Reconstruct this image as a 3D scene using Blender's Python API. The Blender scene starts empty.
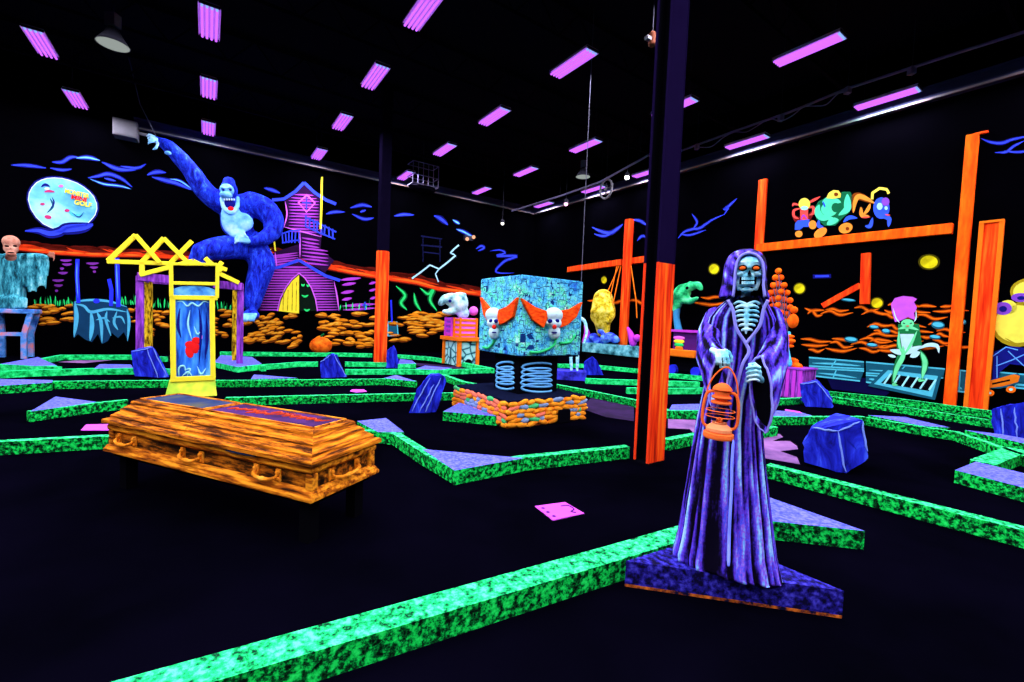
import bpy, bmesh, math, random
from mathutils import Vector, Matrix, noise
R0 = random.Random(7)
PI = math.pi
SC = bpy.context.scene
COL = SC.collection

# ---------------------------------------------------------------- camera
FPX = 440.0; CAM_H = 1.6
PITCH = math.atan(20/440.0); ROLL = math.atan(0.040)
FWD = Vector((0, math.cos(PITCH), -math.sin(PITCH)))
_r = Vector((1, 0, 0)); _u = _r.cross(FWD)
RIGHT = _r*math.cos(ROLL) + _u*math.sin(ROLL)
UP = -_r*math.sin(ROLL) + _u*math.cos(ROLL)
CAM = Vector((0, 0, CAM_H))
cd = bpy.data.cameras.new('camera'); cam = bpy.data.objects.new('camera', cd); COL.objects.link(cam)
cd.sensor_fit = 'HORIZONTAL'; cd.sensor_width = 36.0; cd.lens = FPX/1024*36.0
cd.clip_start = 0.05; cd.clip_end = 200
m = Matrix((RIGHT, UP, -FWD)).transposed().to_4x4(); m.translation = CAM
cam.matrix_world = m
SC.camera = cam
# ---------------------------------------------------------------- world, exposure, lamps' strength
w = bpy.data.worlds.new('world'); SC.world = w; w.use_nodes = True
w.node_tree.nodes['Background'].inputs[0].default_value = (0.15, 0.08, 0.6, 1)
w.node_tree.nodes['Background'].inputs[1].default_value = 0.02
SC.view_settings.view_transform = 'Standard'; SC.view_settings.look = 'None'
SC.view_settings.gamma = 1; SC.view_settings.use_curve_mapping = False
SC.view_settings.exposure = 0.0
LAMP_W = 150.0; LAMP_COL = (0.86, 0.82, 1.0)
# ---------------------------------------------------------------- room frame
DR = Vector((-0.57061322, 0.82121895, 0)); NN = Vector((0.82121895, 0.57061322, 0)); ZZ = Vector((0, 0, 1))
K_RIGHT = 14.2; K_LEFT = 18.76; BEAM_Z = 7.2; CEIL_Z = 8.8; LAMP_Z = 7.33

def ray(x, y): return FWD + RIGHT*((x-512)/FPX) + UP*((341-y)/FPX)
def G(x, y, z=0.0):
    d = ray(x, y); return CAM + d*((z-CAM_H)/d.z)
def onplane(x, y, n, k):
    d = ray(x, y); return CAM + d*((k-CAM.dot(n))/d.dot(n))
def onwall(x, y, wall, off=0.0):
    return onplane(x, y, DR, K_LEFT-off) if wall == 'L' else onplane(x, y, NN, K_RIGHT-off)
def room(a, b, z=0.0): return NN*a + DR*b + ZZ*z
ROT_L = math.atan2(NN.y, NN.x)          # local X = NN
ROT_R = math.atan2(-DR.y, -DR.x)        # local X = -DR, local Y = NN

class Anchor:
    """a standing point on the place's floor; turns a sighting into the object's own metres"""
    def __init__(s, base, mode='cam'):
        s.base = Vector(base)
        if mode == 'L': s.Y = DR.copy()
        elif mode == 'R': s.Y = NN.copy()
        elif mode == 'cam':
            s.Y = Vector((s.base.x, s.base.y, 0)).normalized()
        else: s.Y = Vector((-math.sin(mode), math.cos(mode), 0))
        s.X = s.Y.cross(ZZ); s.rot = math.atan2(s.X.y, s.X.x)
    def __call__(s, x, y, off=0.0):
        p = onplane(x, y, s.Y, s.base.dot(s.Y)+off) - s.base
        return Vector((p.dot(s.X), p.dot(s.Y), p.z))
    def px(s, off=0.0):
        """metres per pixel here"""
        return ((s.base - CAM).dot(FWD)+off)/FPX

# ---------------------------------------------------------------- materials
def S(r, g, b):
    f = lambda c: (c/255/12.92) if c/255 <= 0.04045 else ((c/255+0.055)/1.055)**2.4
    return (f(r), f(g), f(b), 1)
_mats = {}
def _new(name, rough=0.85, spec=0.06):
    m = bpy.data.materials.new(name); m.use_nodes = True
    b = m.node_tree.nodes['Principled BSDF']
    b.inputs['Roughness'].default_value = rough
    b.inputs['Specular IOR Level'].default_value = spec
    return m, b
def paint(name, c, rough=0.85, spec=0.06, var=0.25, sc=6.0):
    """matt fluorescent paint with a slightly uneven coat"""
    if name in _mats: return _mats[name]
    m, b = _new(name, rough, spec); nt = m.node_tree; N = nt.nodes; L = nt.links
    if var > 0:
        tc = N.new('ShaderNodeTexCoord'); no = N.new('ShaderNodeTexNoise'); no.inputs['Scale'].default_value = sc; no.inputs['Detail'].default_value = 3
        mx = N.new('ShaderNodeMix'); mx.data_type = 'RGBA'
        mx.inputs[6].default_value = (c[0]*(1-var), c[1]*(1-var), c[2]*(1-var), 1)
        mx.inputs[7].default_value = (min(1, c[0]*(1+var*.6)), min(1, c[1]*(1+var*.6)), min(1, c[2]*(1+var*.6)), 1)
        L.new(tc.outputs['Object'], no.inputs['Vector']); L.new(no.outputs['Fac'], mx.inputs[0]); L.new(mx.outputs[2], b.inputs['Base Color'])
    else: b.inputs['Base Color'].default_value = c
    _mats[name] = m; return m
def ramp_mat(name, stops, scale=8.0, stretch=(1, 1, 1), detail=4.0, bump=0.0, rough=0.85, distort=0.0, rot=(0, 0, 0), nrough=0.6, kind='noise', spec=0.06):
    if name in _mats: return _mats[name]
    m, b = _new(name, rough, spec); nt = m.node_tree; N = nt.nodes; L = nt.links
    tc = N.new('ShaderNodeTexCoord'); mp = N.new('ShaderNodeMapping')
    mp.inputs['Scale'].default_value = stretch; mp.inputs['Rotation'].default_value = rot
    L.new(tc.outputs['Object'], mp.inputs['Vector'])
    if kind == 'noise':
        no = N.new('ShaderNodeTexNoise'); no.inputs['Detail'].default_value = detail; no.inputs['Roughness'].default_value = nrough; no.inputs['Distortion'].default_value = distort
        out = no.outputs['Fac']
    elif kind == 'voronoi':
        no = N.new('ShaderNodeTexVoronoi'); no.feature = 'DISTANCE_TO_EDGE'; out = no.outputs['Distance']
    no.inputs['Scale'].default_value = scale
    L.new(mp.outputs[0], no.inputs['Vector'])
    cr = N.new('ShaderNodeValToRGB'); e = cr.color_ramp.elements
    e[0].position, e[0].color = stops[0][0], stops[0][1]
    e[1].position, e[1].color = stops[-1][0], stops[-1][1]
    for p, c in stops[1:-1]:
        q = e.new(p); q.color = c
    L.new(out, cr.inputs['Fac']); L.new(cr.outputs['Color'], b.inputs['Base Color'])
    if bump:
        bp = N.new('ShaderNodeBump'); bp.inputs['Strength'].default_value = bump; bp.inputs['Distance'].default_value = 0.02
        L.new(out, bp.inputs['Height']); L.new(bp.outputs[0], b.inputs['Normal'])
    _mats[name] = m; return m
def glow(name, c, s):
    if name in _mats: return _mats[name]
    m = bpy.data.materials.new(name); m.use_nodes = True; nt = m.node_tree
    nt.nodes.remove(nt.nodes['Principled BSDF'])
    e = nt.nodes.new('ShaderNodeEmission'); e.inputs[0].default_value = c; e.inputs[1].default_value = s
    nt.links.new(e.outputs[0], nt.nodes['Material Output'].inputs[0]); _mats[name] = m; return m
def glass(name):
    if name in _mats: return _mats[name]
    m, b = _new(name, 0.05, 0.5); b.inputs['Base Color'].default_value = (.9, .95, 1, 1)
    b.inputs['Transmission Weight'].default_value = 1.0; b.inputs['IOR'].default_value = 1.05
    _mats[name] = m; return m

BLACK = paint('black paint', (0.002, 0.002, 0.004, 1), spec=0, var=0)
FLOORM = ramp_mat('black carpet', [(0.35, (0.0004, 0.0004, 0.0012, 1)), (0.7, (0.0012, 0.0009, 0.0038, 1))], scale=0.6, detail=6, spec=0)
WALLM = ramp_mat('black wall paint', [(0.3, (0.0003, 0.0003, 0.0006, 1)), (0.75, (0.0007, 0.0006, 0.0014, 1))], scale=0.5, detail=5, spec=0)
STEEL = paint('dark steel', (0.03, 0.03, 0.045, 1), rough=.6, var=.3)
DKSTEEL = paint('near black steel', (0.006, 0.005, 0.010, 1), spec=0, var=.3)
GREY = paint('grey metal', (0.20, 0.20, 0.22, 1), rough=.5)
NAVY = paint('column navy black', (0.006, 0.003, 0.022, 1), spec=0, var=.2)
KTOP = ramp_mat('kerb top green', [(0.37, S(0, 45, 28)), (0.45, S(5, 150, 75)), (0.53, S(35, 220, 120)), (0.64, S(90, 235, 160))], scale=24, detail=5, nrough=.7)
KSIDE = ramp_mat('kerb side green', [(0.40, S(0, 14, 6)), (0.48, S(0, 90, 36)), (0.55, S(8, 215, 75)), (0.66, S(40, 250, 105))], scale=24, detail=6, nrough=.7)
KTOPF = ramp_mat('far kerb top green', [(0.30, S(0, 135, 70)), (0.5, S(30, 220, 125)), (0.8, S(75, 235, 155))], scale=7, detail=5, nrough=.7)
KSIDEF = ramp_mat('far kerb side green', [(0.34, S(0, 90, 40)), (0.44, S(5, 185, 80)), (0.56, S(40, 250, 130)), (0.7, S(90, 255, 165))], scale=9, detail=6, nrough=.7)
LILAC = ramp_mat('lilac carpet', [(0.35, S(55, 65, 165)), (0.5, S(85, 92, 200)), (0.7, S(120, 122, 215))], scale=30, detail=5)
ORANGE = paint('fluorescent orange', S(255, 120, 20)); DORANGE = paint('deep orange', S(235, 70, 10))
REDO = paint('red orange', S(255, 60, 10)); YEL = paint('fluorescent yellow', S(255, 235, 50), var=.12)
DYEL = ramp_mat('ochre board', [(0.4, S(90, 60, 5)), (0.52, S(200, 160, 20)), (0.65, S(240, 200, 40))], scale=5, stretch=(4, 4, 1))
PURP = paint('violet', S(150, 60, 200)); PURPD = paint('dark violet', S(75, 25, 110)); PURPL = paint('pink violet', S(215, 90, 230))
MAG = paint('magenta', S(200, 60, 210)); BLUE = paint('ultramarine', S(40, 50, 240)); BLUED = paint('dark ultramarine', S(15, 20, 120))
BLUEL = paint('light blue', S(90, 160, 255)); TEAL = paint('teal', S(80, 200, 220)); TEALD = paint('dark teal', S(20, 90, 110)); TEALL = paint('pale teal', S(160, 240, 240))
GREEN = paint('leaf green', S(40, 230, 110)); GREEND = paint('dark leaf green', S(5, 90, 40)); GREENL = paint('pale green', S(110, 255, 180))
WHITE = paint('bluish white', S(200, 235, 245), var=.1); PINK = paint('pink', S(250, 110, 230)); RED = paint('red', S(250, 30, 30))

# ---------------------------------------------------------------- mesh kit
class MB:
    def __init__(s): s.v = []; s.f = []; s.m = []
    def add(s, vs, fs, mi=0):
        o = len(s.v); s.v += [Vector(p) for p in vs]
        for f in fs: s.f.append([o+i for i in f]); s.m.append(mi)
        return s
    def box(s, c, d, mi=0, rz=0, R=None, mt=None):
        c = Vector(c); M = R if R is not None else Matrix.Rotation(rz, 3, 'Z')
        vs = [c + M @ Vector((x*d[0]/2, y*d[1]/2, z*d[2]/2)) for z in (-1, 1) for y in (-1, 1) for x in (-1, 1)]
        s.add(vs, [(0, 2, 3, 1), (0, 1, 5, 4), (1, 3, 7, 5), (3, 2, 6, 7), (2, 0, 4, 6)], mi)
        o = len(s.v)-8; s.f.append([o+4, o+5, o+7, o+6]); s.m.append(mi if mt is None else mt); return s
    def bar(s, a, b, wd, dp=None, mi=0, up=ZZ):
        """square bar from a to b"""
        a, b = Vector(a), Vector(b); dp = dp or wd; d = (b-a); L = d.length
        if L < 1e-6: return s
        z = d/L; u = Vector(up)
        if abs(z.dot(u)) > .98: u = Vector((0, 1, 0))
        x = u.cross(z).normalized(); y = z.cross(x)
        Rm = Matrix((x, y, z)).transposed()
        return s.box((a+b)/2, (wd, dp, L), mi, R=Rm)
    def tube(s, pts, r, n=8, mi=0, cap=True, flat=1.0):
        pts = [Vector(p) for p in pts]; k = len(pts)
        rs = list(r) if isinstance(r, (list, tuple)) else [r]*k
        rings = []; prev = None
        for i, p in enumerate(pts):
            t = (pts[min(i+1, k-1)]-pts[max(i-1, 0)])
            t = t.normalized() if t.length > 1e-9 else Vector((0, 0, 1))
            if prev is None:
                u = Vector((0, 1, 0)) if abs(t.y) < .9 else Vector((1, 0, 0))
                x = u.cross(t).normalized()
            else:
                x = (prev - t*prev.dot(t)); x = x.normalized() if x.length > 1e-6 else Vector((1, 0, 0))
            prev = x; y = t.cross(x)
            rings.append([p + (x*math.cos(2*PI*j/n) + y*math.sin(2*PI*j/n)*flat)*rs[i] for j in range(n)])
        return s.loft(rings, mi, cap)
    def loft(s, rings, mi=0, cap=True, closed=True):
        n = len(rings[0]); o = len(s.v)
        for r in rings: s.v += [Vector(p) for p in r]
        for i in range(len(rings)-1):
            for j in range(n if closed else n-1):
                a = o+i*n+j; b = o+i*n+(j+1) % n
                s.f.append([a, b, b+n, a+n]); s.m.append(mi)
        if cap and closed:
            s.f.append([o+j for j in range(n)][::-1]); s.m.append(mi)
            s.f.append([o+(len(rings)-1)*n+j for j in range(n)]); s.m.append(mi)
        return s
    def ell(s, c, r, mi=0, n=14, k=9, R=None):
        c = Vector(c); r = (r, r, r) if not isinstance(r, (tuple, list)) else r
        M = R or Matrix.Identity(3); rings = []
        for i in range(1, k):
            a = PI*i/k
            rings.append([c + M @ Vector((r[0]*math.sin(a)*math.cos(2*PI*j/n), r[1]*math.sin(a)*math.sin(2*PI*j/n), -r[2]*math.cos(a))) for j in range(n)])
        o = len(s.v); s.loft(rings, mi, cap=False)
        lo = len(s.v); s.v += [c - M @ Vector((0, 0, r[2])), c + M @ Vector((0, 0, r[2]))]
        q = o+(k-2)*n
        for j in range(n):
            s.f.append([lo, o+(j+1) % n, o+j]); s.m.append(mi); s.f.append([lo+1, q+j, q+(j+1) % n]); s.m.append(mi)
        return s
    def lathe(s, prof, n=20, mi=0, c=(0, 0, 0), cap=True, sx=1, sy=1):
        c = Vector(c)
        return s.loft([[c+Vector((r*sx*math.cos(2*PI*j/n), r*sy*math.sin(2*PI*j/n), z)) for j in range(n)] for r, z in prof], mi, cap)
    def prism(s, poly, z0, z1, mi=0, mt=None):
        """poly: list of (x,y) going round"""
        a = sum(poly[i][0]*poly[(i+1) % len(poly)][1]-poly[(i+1) % len(poly)][0]*poly[i][1] for i in range(len(poly)))
        if a < 0: poly = poly[::-1]
        n = len(poly); o = len(s.v)
        s.v += [Vector((p[0], p[1], z0)) for p in poly] + [Vector((p[0], p[1], z1)) for p in poly]
        for j in range(n): s.f.append([o+j, o+(j+1) % n, o+n+(j+1) % n, o+n+j]); s.m.append(mi)
        s.f.append([o+j for j in range(n)][::-1]); s.m.append(mi)
        s.f.append([o+n+j for j in range(n)]); s.m.append(mi if mt is None else mt); return s
    def slab(s, pts, dv, mi=0):
        """closed outline pts (3-D, one plane) given thickness dv (vector)"""
        n = len(pts); dv = Vector(dv); o = len(s.v)
        s.v += [Vector(p) for p in pts] + [Vector(p)+dv for p in pts]
        for j in range(n): s.f.append([o+j, o+(j+1) % n, o+n+(j+1) % n, o+n+j]); s.m.append(mi)
        s.f.append([o+j for j in range(n)][::-1]); s.m.append(mi); s.f.append([o+n+j for j in range(n)]); s.m.append(mi); return s
    def hull(s, pts, mi=0):
        bm = bmesh.new()
        for p in pts: bm.verts.new(p)
        bmesh.ops.convex_hull(bm, input=bm.verts)
        bm.verts.ensure_lookup_table()
        for i, v in enumerate(bm.verts): v.index = i
        used = [v for v in bm.verts if v.link_faces]; ix = {v: i for i, v in enumerate(used)}
        s.add([v.co.copy() for v in used], [[ix[v] for v in f.verts] for f in bm.faces], mi); bm.free(); return s
    def mesh(s, name, mats, smooth=False, fix=True):
        me = bpy.data.meshes.new(name); me.from_pydata([tuple(p) for p in s.v], [], s.f)
        for m in (mats if isinstance(mats, (list, tuple)) else [mats]): me.materials.append(m)
        me.polygons.foreach_set('material_index', s.m)
        if fix:
            bm = bmesh.new(); bm.from_mesh(me); bmesh.ops.recalc_face_normals(bm, faces=bm.faces); bm.to_mesh(me); bm.free()
        if smooth: me.polygons.foreach_set('use_smooth', [True]*len(me.polygons))
        me.update(); return me
    def build(s, name, mats, parent=None, smooth=False, bevel=0.0, fix=True):
        """parent given: points are in the parent's own frame; none: world points, origin at the foot"""
        loc = Vector((0, 0, 0))
        if parent is None and s.v:
            loc = Vector((sum(p.x for p in s.v)/len(s.v), sum(p.y for p in s.v)/len(s.v), min(p.z for p in s.v)))
            s.v = [p-loc for p in s.v]
        o = bpy.data.objects.new(name, s.mesh(name, mats, smooth, fix)); COL.objects.link(o)
        o.location = loc
        if parent is not None: o.parent = parent
        if bevel:
            b = o.modifiers.new('bevel', 'BEVEL'); b.width = bevel; b.segments = 2; b.limit_method = 'ANGLE'
        return o
def fuse(mb, name, mats, parent, voxel=0.02, smooth=4):
    """one continuous skin over overlapping volumes"""
    me = mb.mesh(name+'_raw', mats[:1] if isinstance(mats, list) else mats, fix=True)
    t = bpy.data.objects.new('tmp', me); COL.objects.link(t)
    r = t.modifiers.new('r', 'REMESH'); r.mode = 'VOXEL'; r.voxel_size = voxel; r.use_smooth_shade = True
    if smooth:
        q = t.modifiers.new('s', 'SMOOTH'); q.iterations = smooth; q.factor = .6
    dg = bpy.context.evaluated_depsgraph_get(); dg.update()
    new = bpy.data.meshes.new_from_object(t.evaluated_get(dg)); new.name = name
    bpy.data.objects.remove(t); bpy.data.meshes.remove(me)
    new.materials.clear()
    for mm in (mats if isinstance(mats, list) else [mats]): new.materials.append(mm)
    o = bpy.data.objects.new(name, new); COL.objects.link(o)
    if parent: o.parent = parent
    return o
def tag(o, label=None, cat=None, group=None, kind=None):
    if label: o['label'] = label
    if cat: o['category'] = cat
    if group: o['group'] = group
    if kind: o['kind'] = kind
    return o
def empty(name, base, rz, label, cat, group=None):
    o = bpy.data.objects.new(name, None); COL.objects.link(o); o.location = base; o.rotation_euler = (0, 0, rz)
    o.empty_display_size = .2
    return tag(o, label, cat, group)
def at(name, a, label, cat, group=None): return empty(name, a.base, a.rot, label, cat, group)
def lab(o, t): o['label'] = t; return o
def spline(pts, n=6):
    """Catmull-Rom through points (any dimension)"""
    P = [Vector(p) for p in pts]
    if len(P) < 3: return P
    Q = [P[0]*2-P[1]] + P + [P[-1]*2-P[-2]]; out = []
    for i in range(1, len(Q)-2):
        for k in range(n):
            t = k/n; a, b, c, d = Q[i-1], Q[i], Q[i+1], Q[i+2]
            out.append(.5*((2*b)+(c-a)*t+(2*a-5*b+4*c-d)*t*t+(3*b-a-3*c+d)*t**3))
    out.append(P[-1]); return out

# ================================================================ THE ROOM
A0, A1, B0 = -22.0, K_RIGHT, -8.0
def rect(a0, b0, a1, b1, z): return [room(a0, b0, z), room(a1, b0, z), room(a1, b1, z), room(a0, b1, z)]
def wallbox(a0, b0, a1, b1, z0, z1):
    q = MB(); lo = rect(a0, b0, a1, b1, 0); q.prism([(p.x, p.y) for p in lo], z0, z1); return q
tag(wallbox(A0, B0, A1+.3, K_LEFT+.3, -.2, 0).build('floor', FLOORM), 'black carpeted floor', kind='structure')
tag(wallbox(A0, B0, A1+.3, K_LEFT+.3, CEIL_Z, CEIL_Z+.2).build('ceiling', DKSTEEL), 'black roof deck high above', kind='structure')
WL = tag(wallbox(A0, K_LEFT, A1+.3, K_LEFT+.3, 0, CEIL_Z).build('wall_left', WALLM), 'black wall with fluorescent graveyard mural', kind='structure')
WR = tag(wallbox(A1, B0, A1+.3, K_LEFT, 0, CEIL_Z).build('wall_right', WALLM), 'black wall with fluorescent construction site mural', kind='structure')
tag(wallbox(A0-.3, B0, A0, K_LEFT+.3, 0, CEIL_Z).build('wall_far_side', WALLM), kind='structure')
tag(wallbox(A0-.3, B0-.3, A1+.3, B0, 0, CEIL_Z).build('wall_back', WALLM), kind='structure')
# steel ledge beams running along the two walls
for nm, wall in (('trim_1', 'L'), ('trim_2', 'R')):
    q = MB()
    if wall == 'L':
        a = onwall(134, 128, 'L', .15); a.z = BEAM_Z+.14; b = room(K_RIGHT-.05, K_LEFT-.15, BEAM_Z+.14); off = -DR
    else:
        a = room(K_RIGHT-.15, B0, BEAM_Z+.14); b = room(K_RIGHT-.15, K_LEFT-.05, BEAM_Z+.14); off = -NN
    q.bar(a, b, .22, .28, 0)
    q.bar(a-ZZ*.15+off*.15, b-ZZ*.15+off*.15, .05, .05, 1)
    q.bar(a+ZZ*.16+off*.10, b+ZZ*.16+off*.10, .05, .05, 0)
    LEDGE = paint('ledge steel', (0.045, 0.052, 0.115, 1), spec=0)
    LIP = ramp_mat('ledge lip', [(.3, S(125, 92, 70)), (.5, S(115, 105, 112)), (.7, S(60, 98, 88))], scale=.5, spec=0)
    tag(q.build(nm, [LEDGE, LIP]), 'grey steel ledge along the top of the wall', kind='structure')
# open-web roof joists
for i, b in enumerate([1.0, 4.0, 7.0, 10.0, 13.0, 16.0]):
    q = MB(); b += .9
    q.bar(room(-20, b, 8.0), room(K_RIGHT-.02, b, 8.0), .08, .08); q.bar(room(-20, b, 8.7), room(K_RIGHT-.02, b, 8.7), .08, .12)
    x = -20.0
    while x < K_RIGHT-1:
        q.bar(room(x, b, 8.0), room(x+.6, b, 8.7), .03); q.bar(room(x+.6, b, 8.7), room(x+1.2, b, 8.0), .03); x += 1.2
    tag(q.build('roof_joist', DKSTEEL), 'dark open web roof joist', kind='structure')
# ================================================================ BLACKLIGHT FIXTURES (regular grid)
TUBE = glow('blacklight tube', (0.52, 0.11, 1.0, 1), 1.6); TUBEND = glow('tube end', (0.25, 0.45, 1.0, 1), 1.2)
REFL = paint('white reflector', (0.8, 0.8, 0.85, 1), var=0)
def fixture_meshes():
    h = MB()   # housing: open tray, long axis = local Y
    h.box((0, 0, .075), (.33, 1.24, .03), 0)
    h.add([(-.165, -.62, .06), (-.165, .62, .06), (-.185, .62, .02), (-.185, -.62, .02)], [(0, 1, 2, 3)], 0)
    h.add([(.165, -.62, .06), (.165, .62, .06), (.185, .62, .02), (.185, -.62, .02)], [(0, 1, 2, 3)], 0)
    for x in (-.08, 0, .08): h.add([(x-.02, -.60, .06), (x+.02, -.60, .06), (x, -.60, .02), (x-.02, .60, .06), (x+.02, .60, .06), (x, .60, .02)], [(0, 2, 5, 3), (1, 4, 5, 2)], 0)
    for y in (-.62, .62): h.box((0, y, .045), (.34, .02, .05), 1)
    t = MB(); t.tube([(0, -.60, 0), (0, -.57, 0)], .023, 8, 1); t.tube([(0, -.57, 0), (0, .60, 0)], .023, 8, 0)
    w = MB(); w.tube([(0, 0, .09), (0, 0, CEIL_Z-LAMP_Z)], .006, 5)
    return h.mesh('housing', [REFL, STEEL]), t.mesh('tube', [TUBE, TUBEND]), w.mesh('hanger_wire', [STEEL])
FH, FT, FW = fixture_meshes()
ld = bpy.data.lights.new('blacklight', 'AREA'); ld.shape = 'RECTANGLE'; ld.size = .5; ld.size_y = 1.2; ld.energy = LAMP_W; ld.color = LAMP_COL
def fixture(a, b, label, group=None):
    f = bpy.data.objects.new('blacklight_fixture', None); COL.objects.link(f); f.location = room(a*1.061, b*1.061, LAMP_Z)
    f.rotation_euler = (0, 0, ROT_L); tag(f, label, 'ceiling light', group)
    def ch(nm, me, loc=(0, 0, 0)):
        o = bpy.data.objects.new(nm, me); COL.objects.link(o); o.parent = f; o.location = loc; return o
    ch('housing', FH); ch('hanger_wire', FW, (0, -.45, 0)); ch('hanger_wire', FW, (0, .45, 0))
    for x in (-.12, -.04, .04, .12): ch('tube', FT, (x, 0, .01))
    l = bpy.data.objects.new('blacklight', ld); COL.objects.link(l); l.parent = f; l.location = (0, 0, -.03)
ROWS = {-2.9: 'row above the tattered blue zombie and the moon', 0: 'row over the blue gorilla', 3.1: 'row between the gorilla and the thinner orange pillar',
        6.25: 'middle row over the clown box', 9.45: 'row just behind the tall black column', 12.75: 'row hugging the construction mural wall'}
ORD = {4.2: 'frontmost', 7.25: 'second from front', 10.35: 'middle depth', 13.35: 'next to deepest', 16.5: 'deepest'}
REAL = {12.75: (3.73, 6.91, 10.4, 13.03, 16.23), 9.45: (4.04, 7.0, 10.11, 13.18, 16.3), 6.25: (4.2, 7.18, 10.27, 13.25, 16.6), 3.1: (4.5, 7.64, 10.37, 13.32, 16.45), 0: (4.3, 7.3, 10.5, 13.52, 16.45), -2.9: (4.3, 7.3, 10.3, 13.59, 16.6)}
for a in (-9, -5.9, -2.9, 0, 3.1, 6.25, 9.45, 12.75):
    for i, b in enumerate((-5, -2, .7, 4.2, 7.25, 10.35, 13.35, 16.5)):
        o = ORD.get(b)
        if i > 2: b = REAL.get(a, (4.2, 7.25, 10.35, 13.35, 16.5))[i-3]
        if a in ROWS and o and (a, i) not in ((0, 3), (0, 4), (-2.9, 3), (-2.9, 4), (-2.9, 5), (3.1, 3), (6.25, 3)): fixture(a, b, '%s four-tube blacklight in the %s' % (o, ROWS[a]), 'hanging four-tube blacklights')
        else: fixture(a, b, 'hanging four-tube blacklight in the same grid outside the picture', 'blacklights outside the picture')

# ================================================================ STEEL COLUMNS
FL = ramp_mat('sprayed column orange', [(0.34, S(130, 12, 3)), (0.45, S(230, 45, 6)), (0.55, S(255, 75, 10)), (0.68, S(255, 125, 25))], scale=2.2, stretch=(6, 6, .35), detail=3)
EDGE = paint('column edge red', S(255, 60, 20))
def column(a, b, wf, dp, zpaint, label, lower='painted_section'):
    """H-section, flanges facing along the room's long side"""
    root = empty('steel_column', room(a, b), ROT_L, label, 'column'); tf = .02
    for nm, z0, z1, mats in ((lower, 0, zpaint, [FL, EDGE, BLACK]), ('bare_section', zpaint, CEIL_Z, [NAVY, NAVY, BLACK])):
        q = MB()
        for s in (-1, 1):
            q.box((0, s*(dp/2-tf/2), (z0+z1)/2), (wf, tf, z1-z0), 0 if s < 0 else 2)
            for e in (-1, 1): q.box((e*(wf/2+.002), s*(dp/2-tf/2), (z0+z1)/2), (.012, tf+.01, z1-z0), 1)
        q.box((0, 0, (z0+z1)/2), (.02, dp-2*tf, z1-z0), 2)
        q.build(nm, mats, root)
    q = MB(); q.box((0, 0, .012), (wf+.02, dp+.02, .024), 0); q.build('base_plate', BLACK, root)
    return root
column(4.315, 3.275, .28, .20, 2.33, 'tall black steel column with orange lower part beside the reaper')

ca = Anchor(G(380, 365.6), 'L')
root = at('steel_column', ca, 'thin black pillar with round orange lower part near purple house', 'column')
RW = ramp_mat('round post orange', [(0.30, S(200, 20, 5)), (0.5, S(255, 70, 15)), (0.7, S(255, 120, 30))], scale=2, stretch=(5, 5, .3), detail=3)
q = MB(); q.lathe([(.20, 0), (.20, 3.62), (.19, 3.64)], 16); q.build('painted_section', RW, root, smooth=False)
q = MB(); q.box((0, 0, (3.64+CEIL_Z)/2), (.30, .30, CEIL_Z-3.64)); q.build('bare_section', paint('pillar black', (0.003, 0.002, 0.009, 1), spec=0), root)

# ================================================================ COURSE BORDERS AND CORNER PLANTERS
KH = .14
def kerb(px, label, wd=.10, h=KH, far=False, z0=0.0):
    """px: sightings of the top front arris, from which the board runs on the floor"""
    P = [G(x, y, h+z0) for x, y in px]; n = len(P)
    offs = []
    for i in range(n):
        ds = []
        for a, b in ((i-1, i), (i, i+1)):
            if a >= 0 and b < n:
                d = (P[b]-P[a]); d.z = 0; d.normalize(); nn = Vector((-d.y, d.x, 0))
                mid = (P[a]+P[b])/2
                if nn.dot(Vector((mid.x, mid.y, 0))) < 0: nn = -nn
                ds.append(nn)
        v = sum(ds, Vector((0, 0, 0)))
        if len(ds) == 2 and v.length > .3: v = v/(1+ds[0].dot(ds[1]))
        elif v.length < 1e-3: v = ds[0]
        offs.append(v*wd)
    q = MB()
    for i in range(n-1):
        a, b = P[i], P[i+1]; c, d = b+offs[i+1], a+offs[i]
        o = len(q.v)
        q.v += [Vector((p.x, p.y, z0)) for p in (a, b, c, d)] + [Vector((p.x, p.y, h+z0)) for p in (a, b, c, d)]
        q.f += [[o, o+1, o+5, o+4], [o+1, o+2, o+6, o+5], [o+2, o+3, o+7, o+6], [o+3, o, o+4, o+7], [o+4, o+5, o+6, o+7], [o+3, o+2, o+1, o]]
        q.m += [0, 0, 0, 0, 1, 0]
    o = q.build('border_board', [KSIDEF, KTOPF] if far else [KSIDE, KTOP])
    return tag(o, label, 'course border', 'green course borders')
def planter(px, label, h=KH, far=False, top=None):
    P = [G(x, y, h+.004) for x, y in px]; q = MB()
    q.prism([(p.x, p.y) for p in P], 0, h+.004, 0, 1)
    o = q.build('corner_platform', [KSIDEF if far else KSIDE, top or LILAC])
    return tag(o, label, 'platform', 'lilac topped corner platforms')

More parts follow.
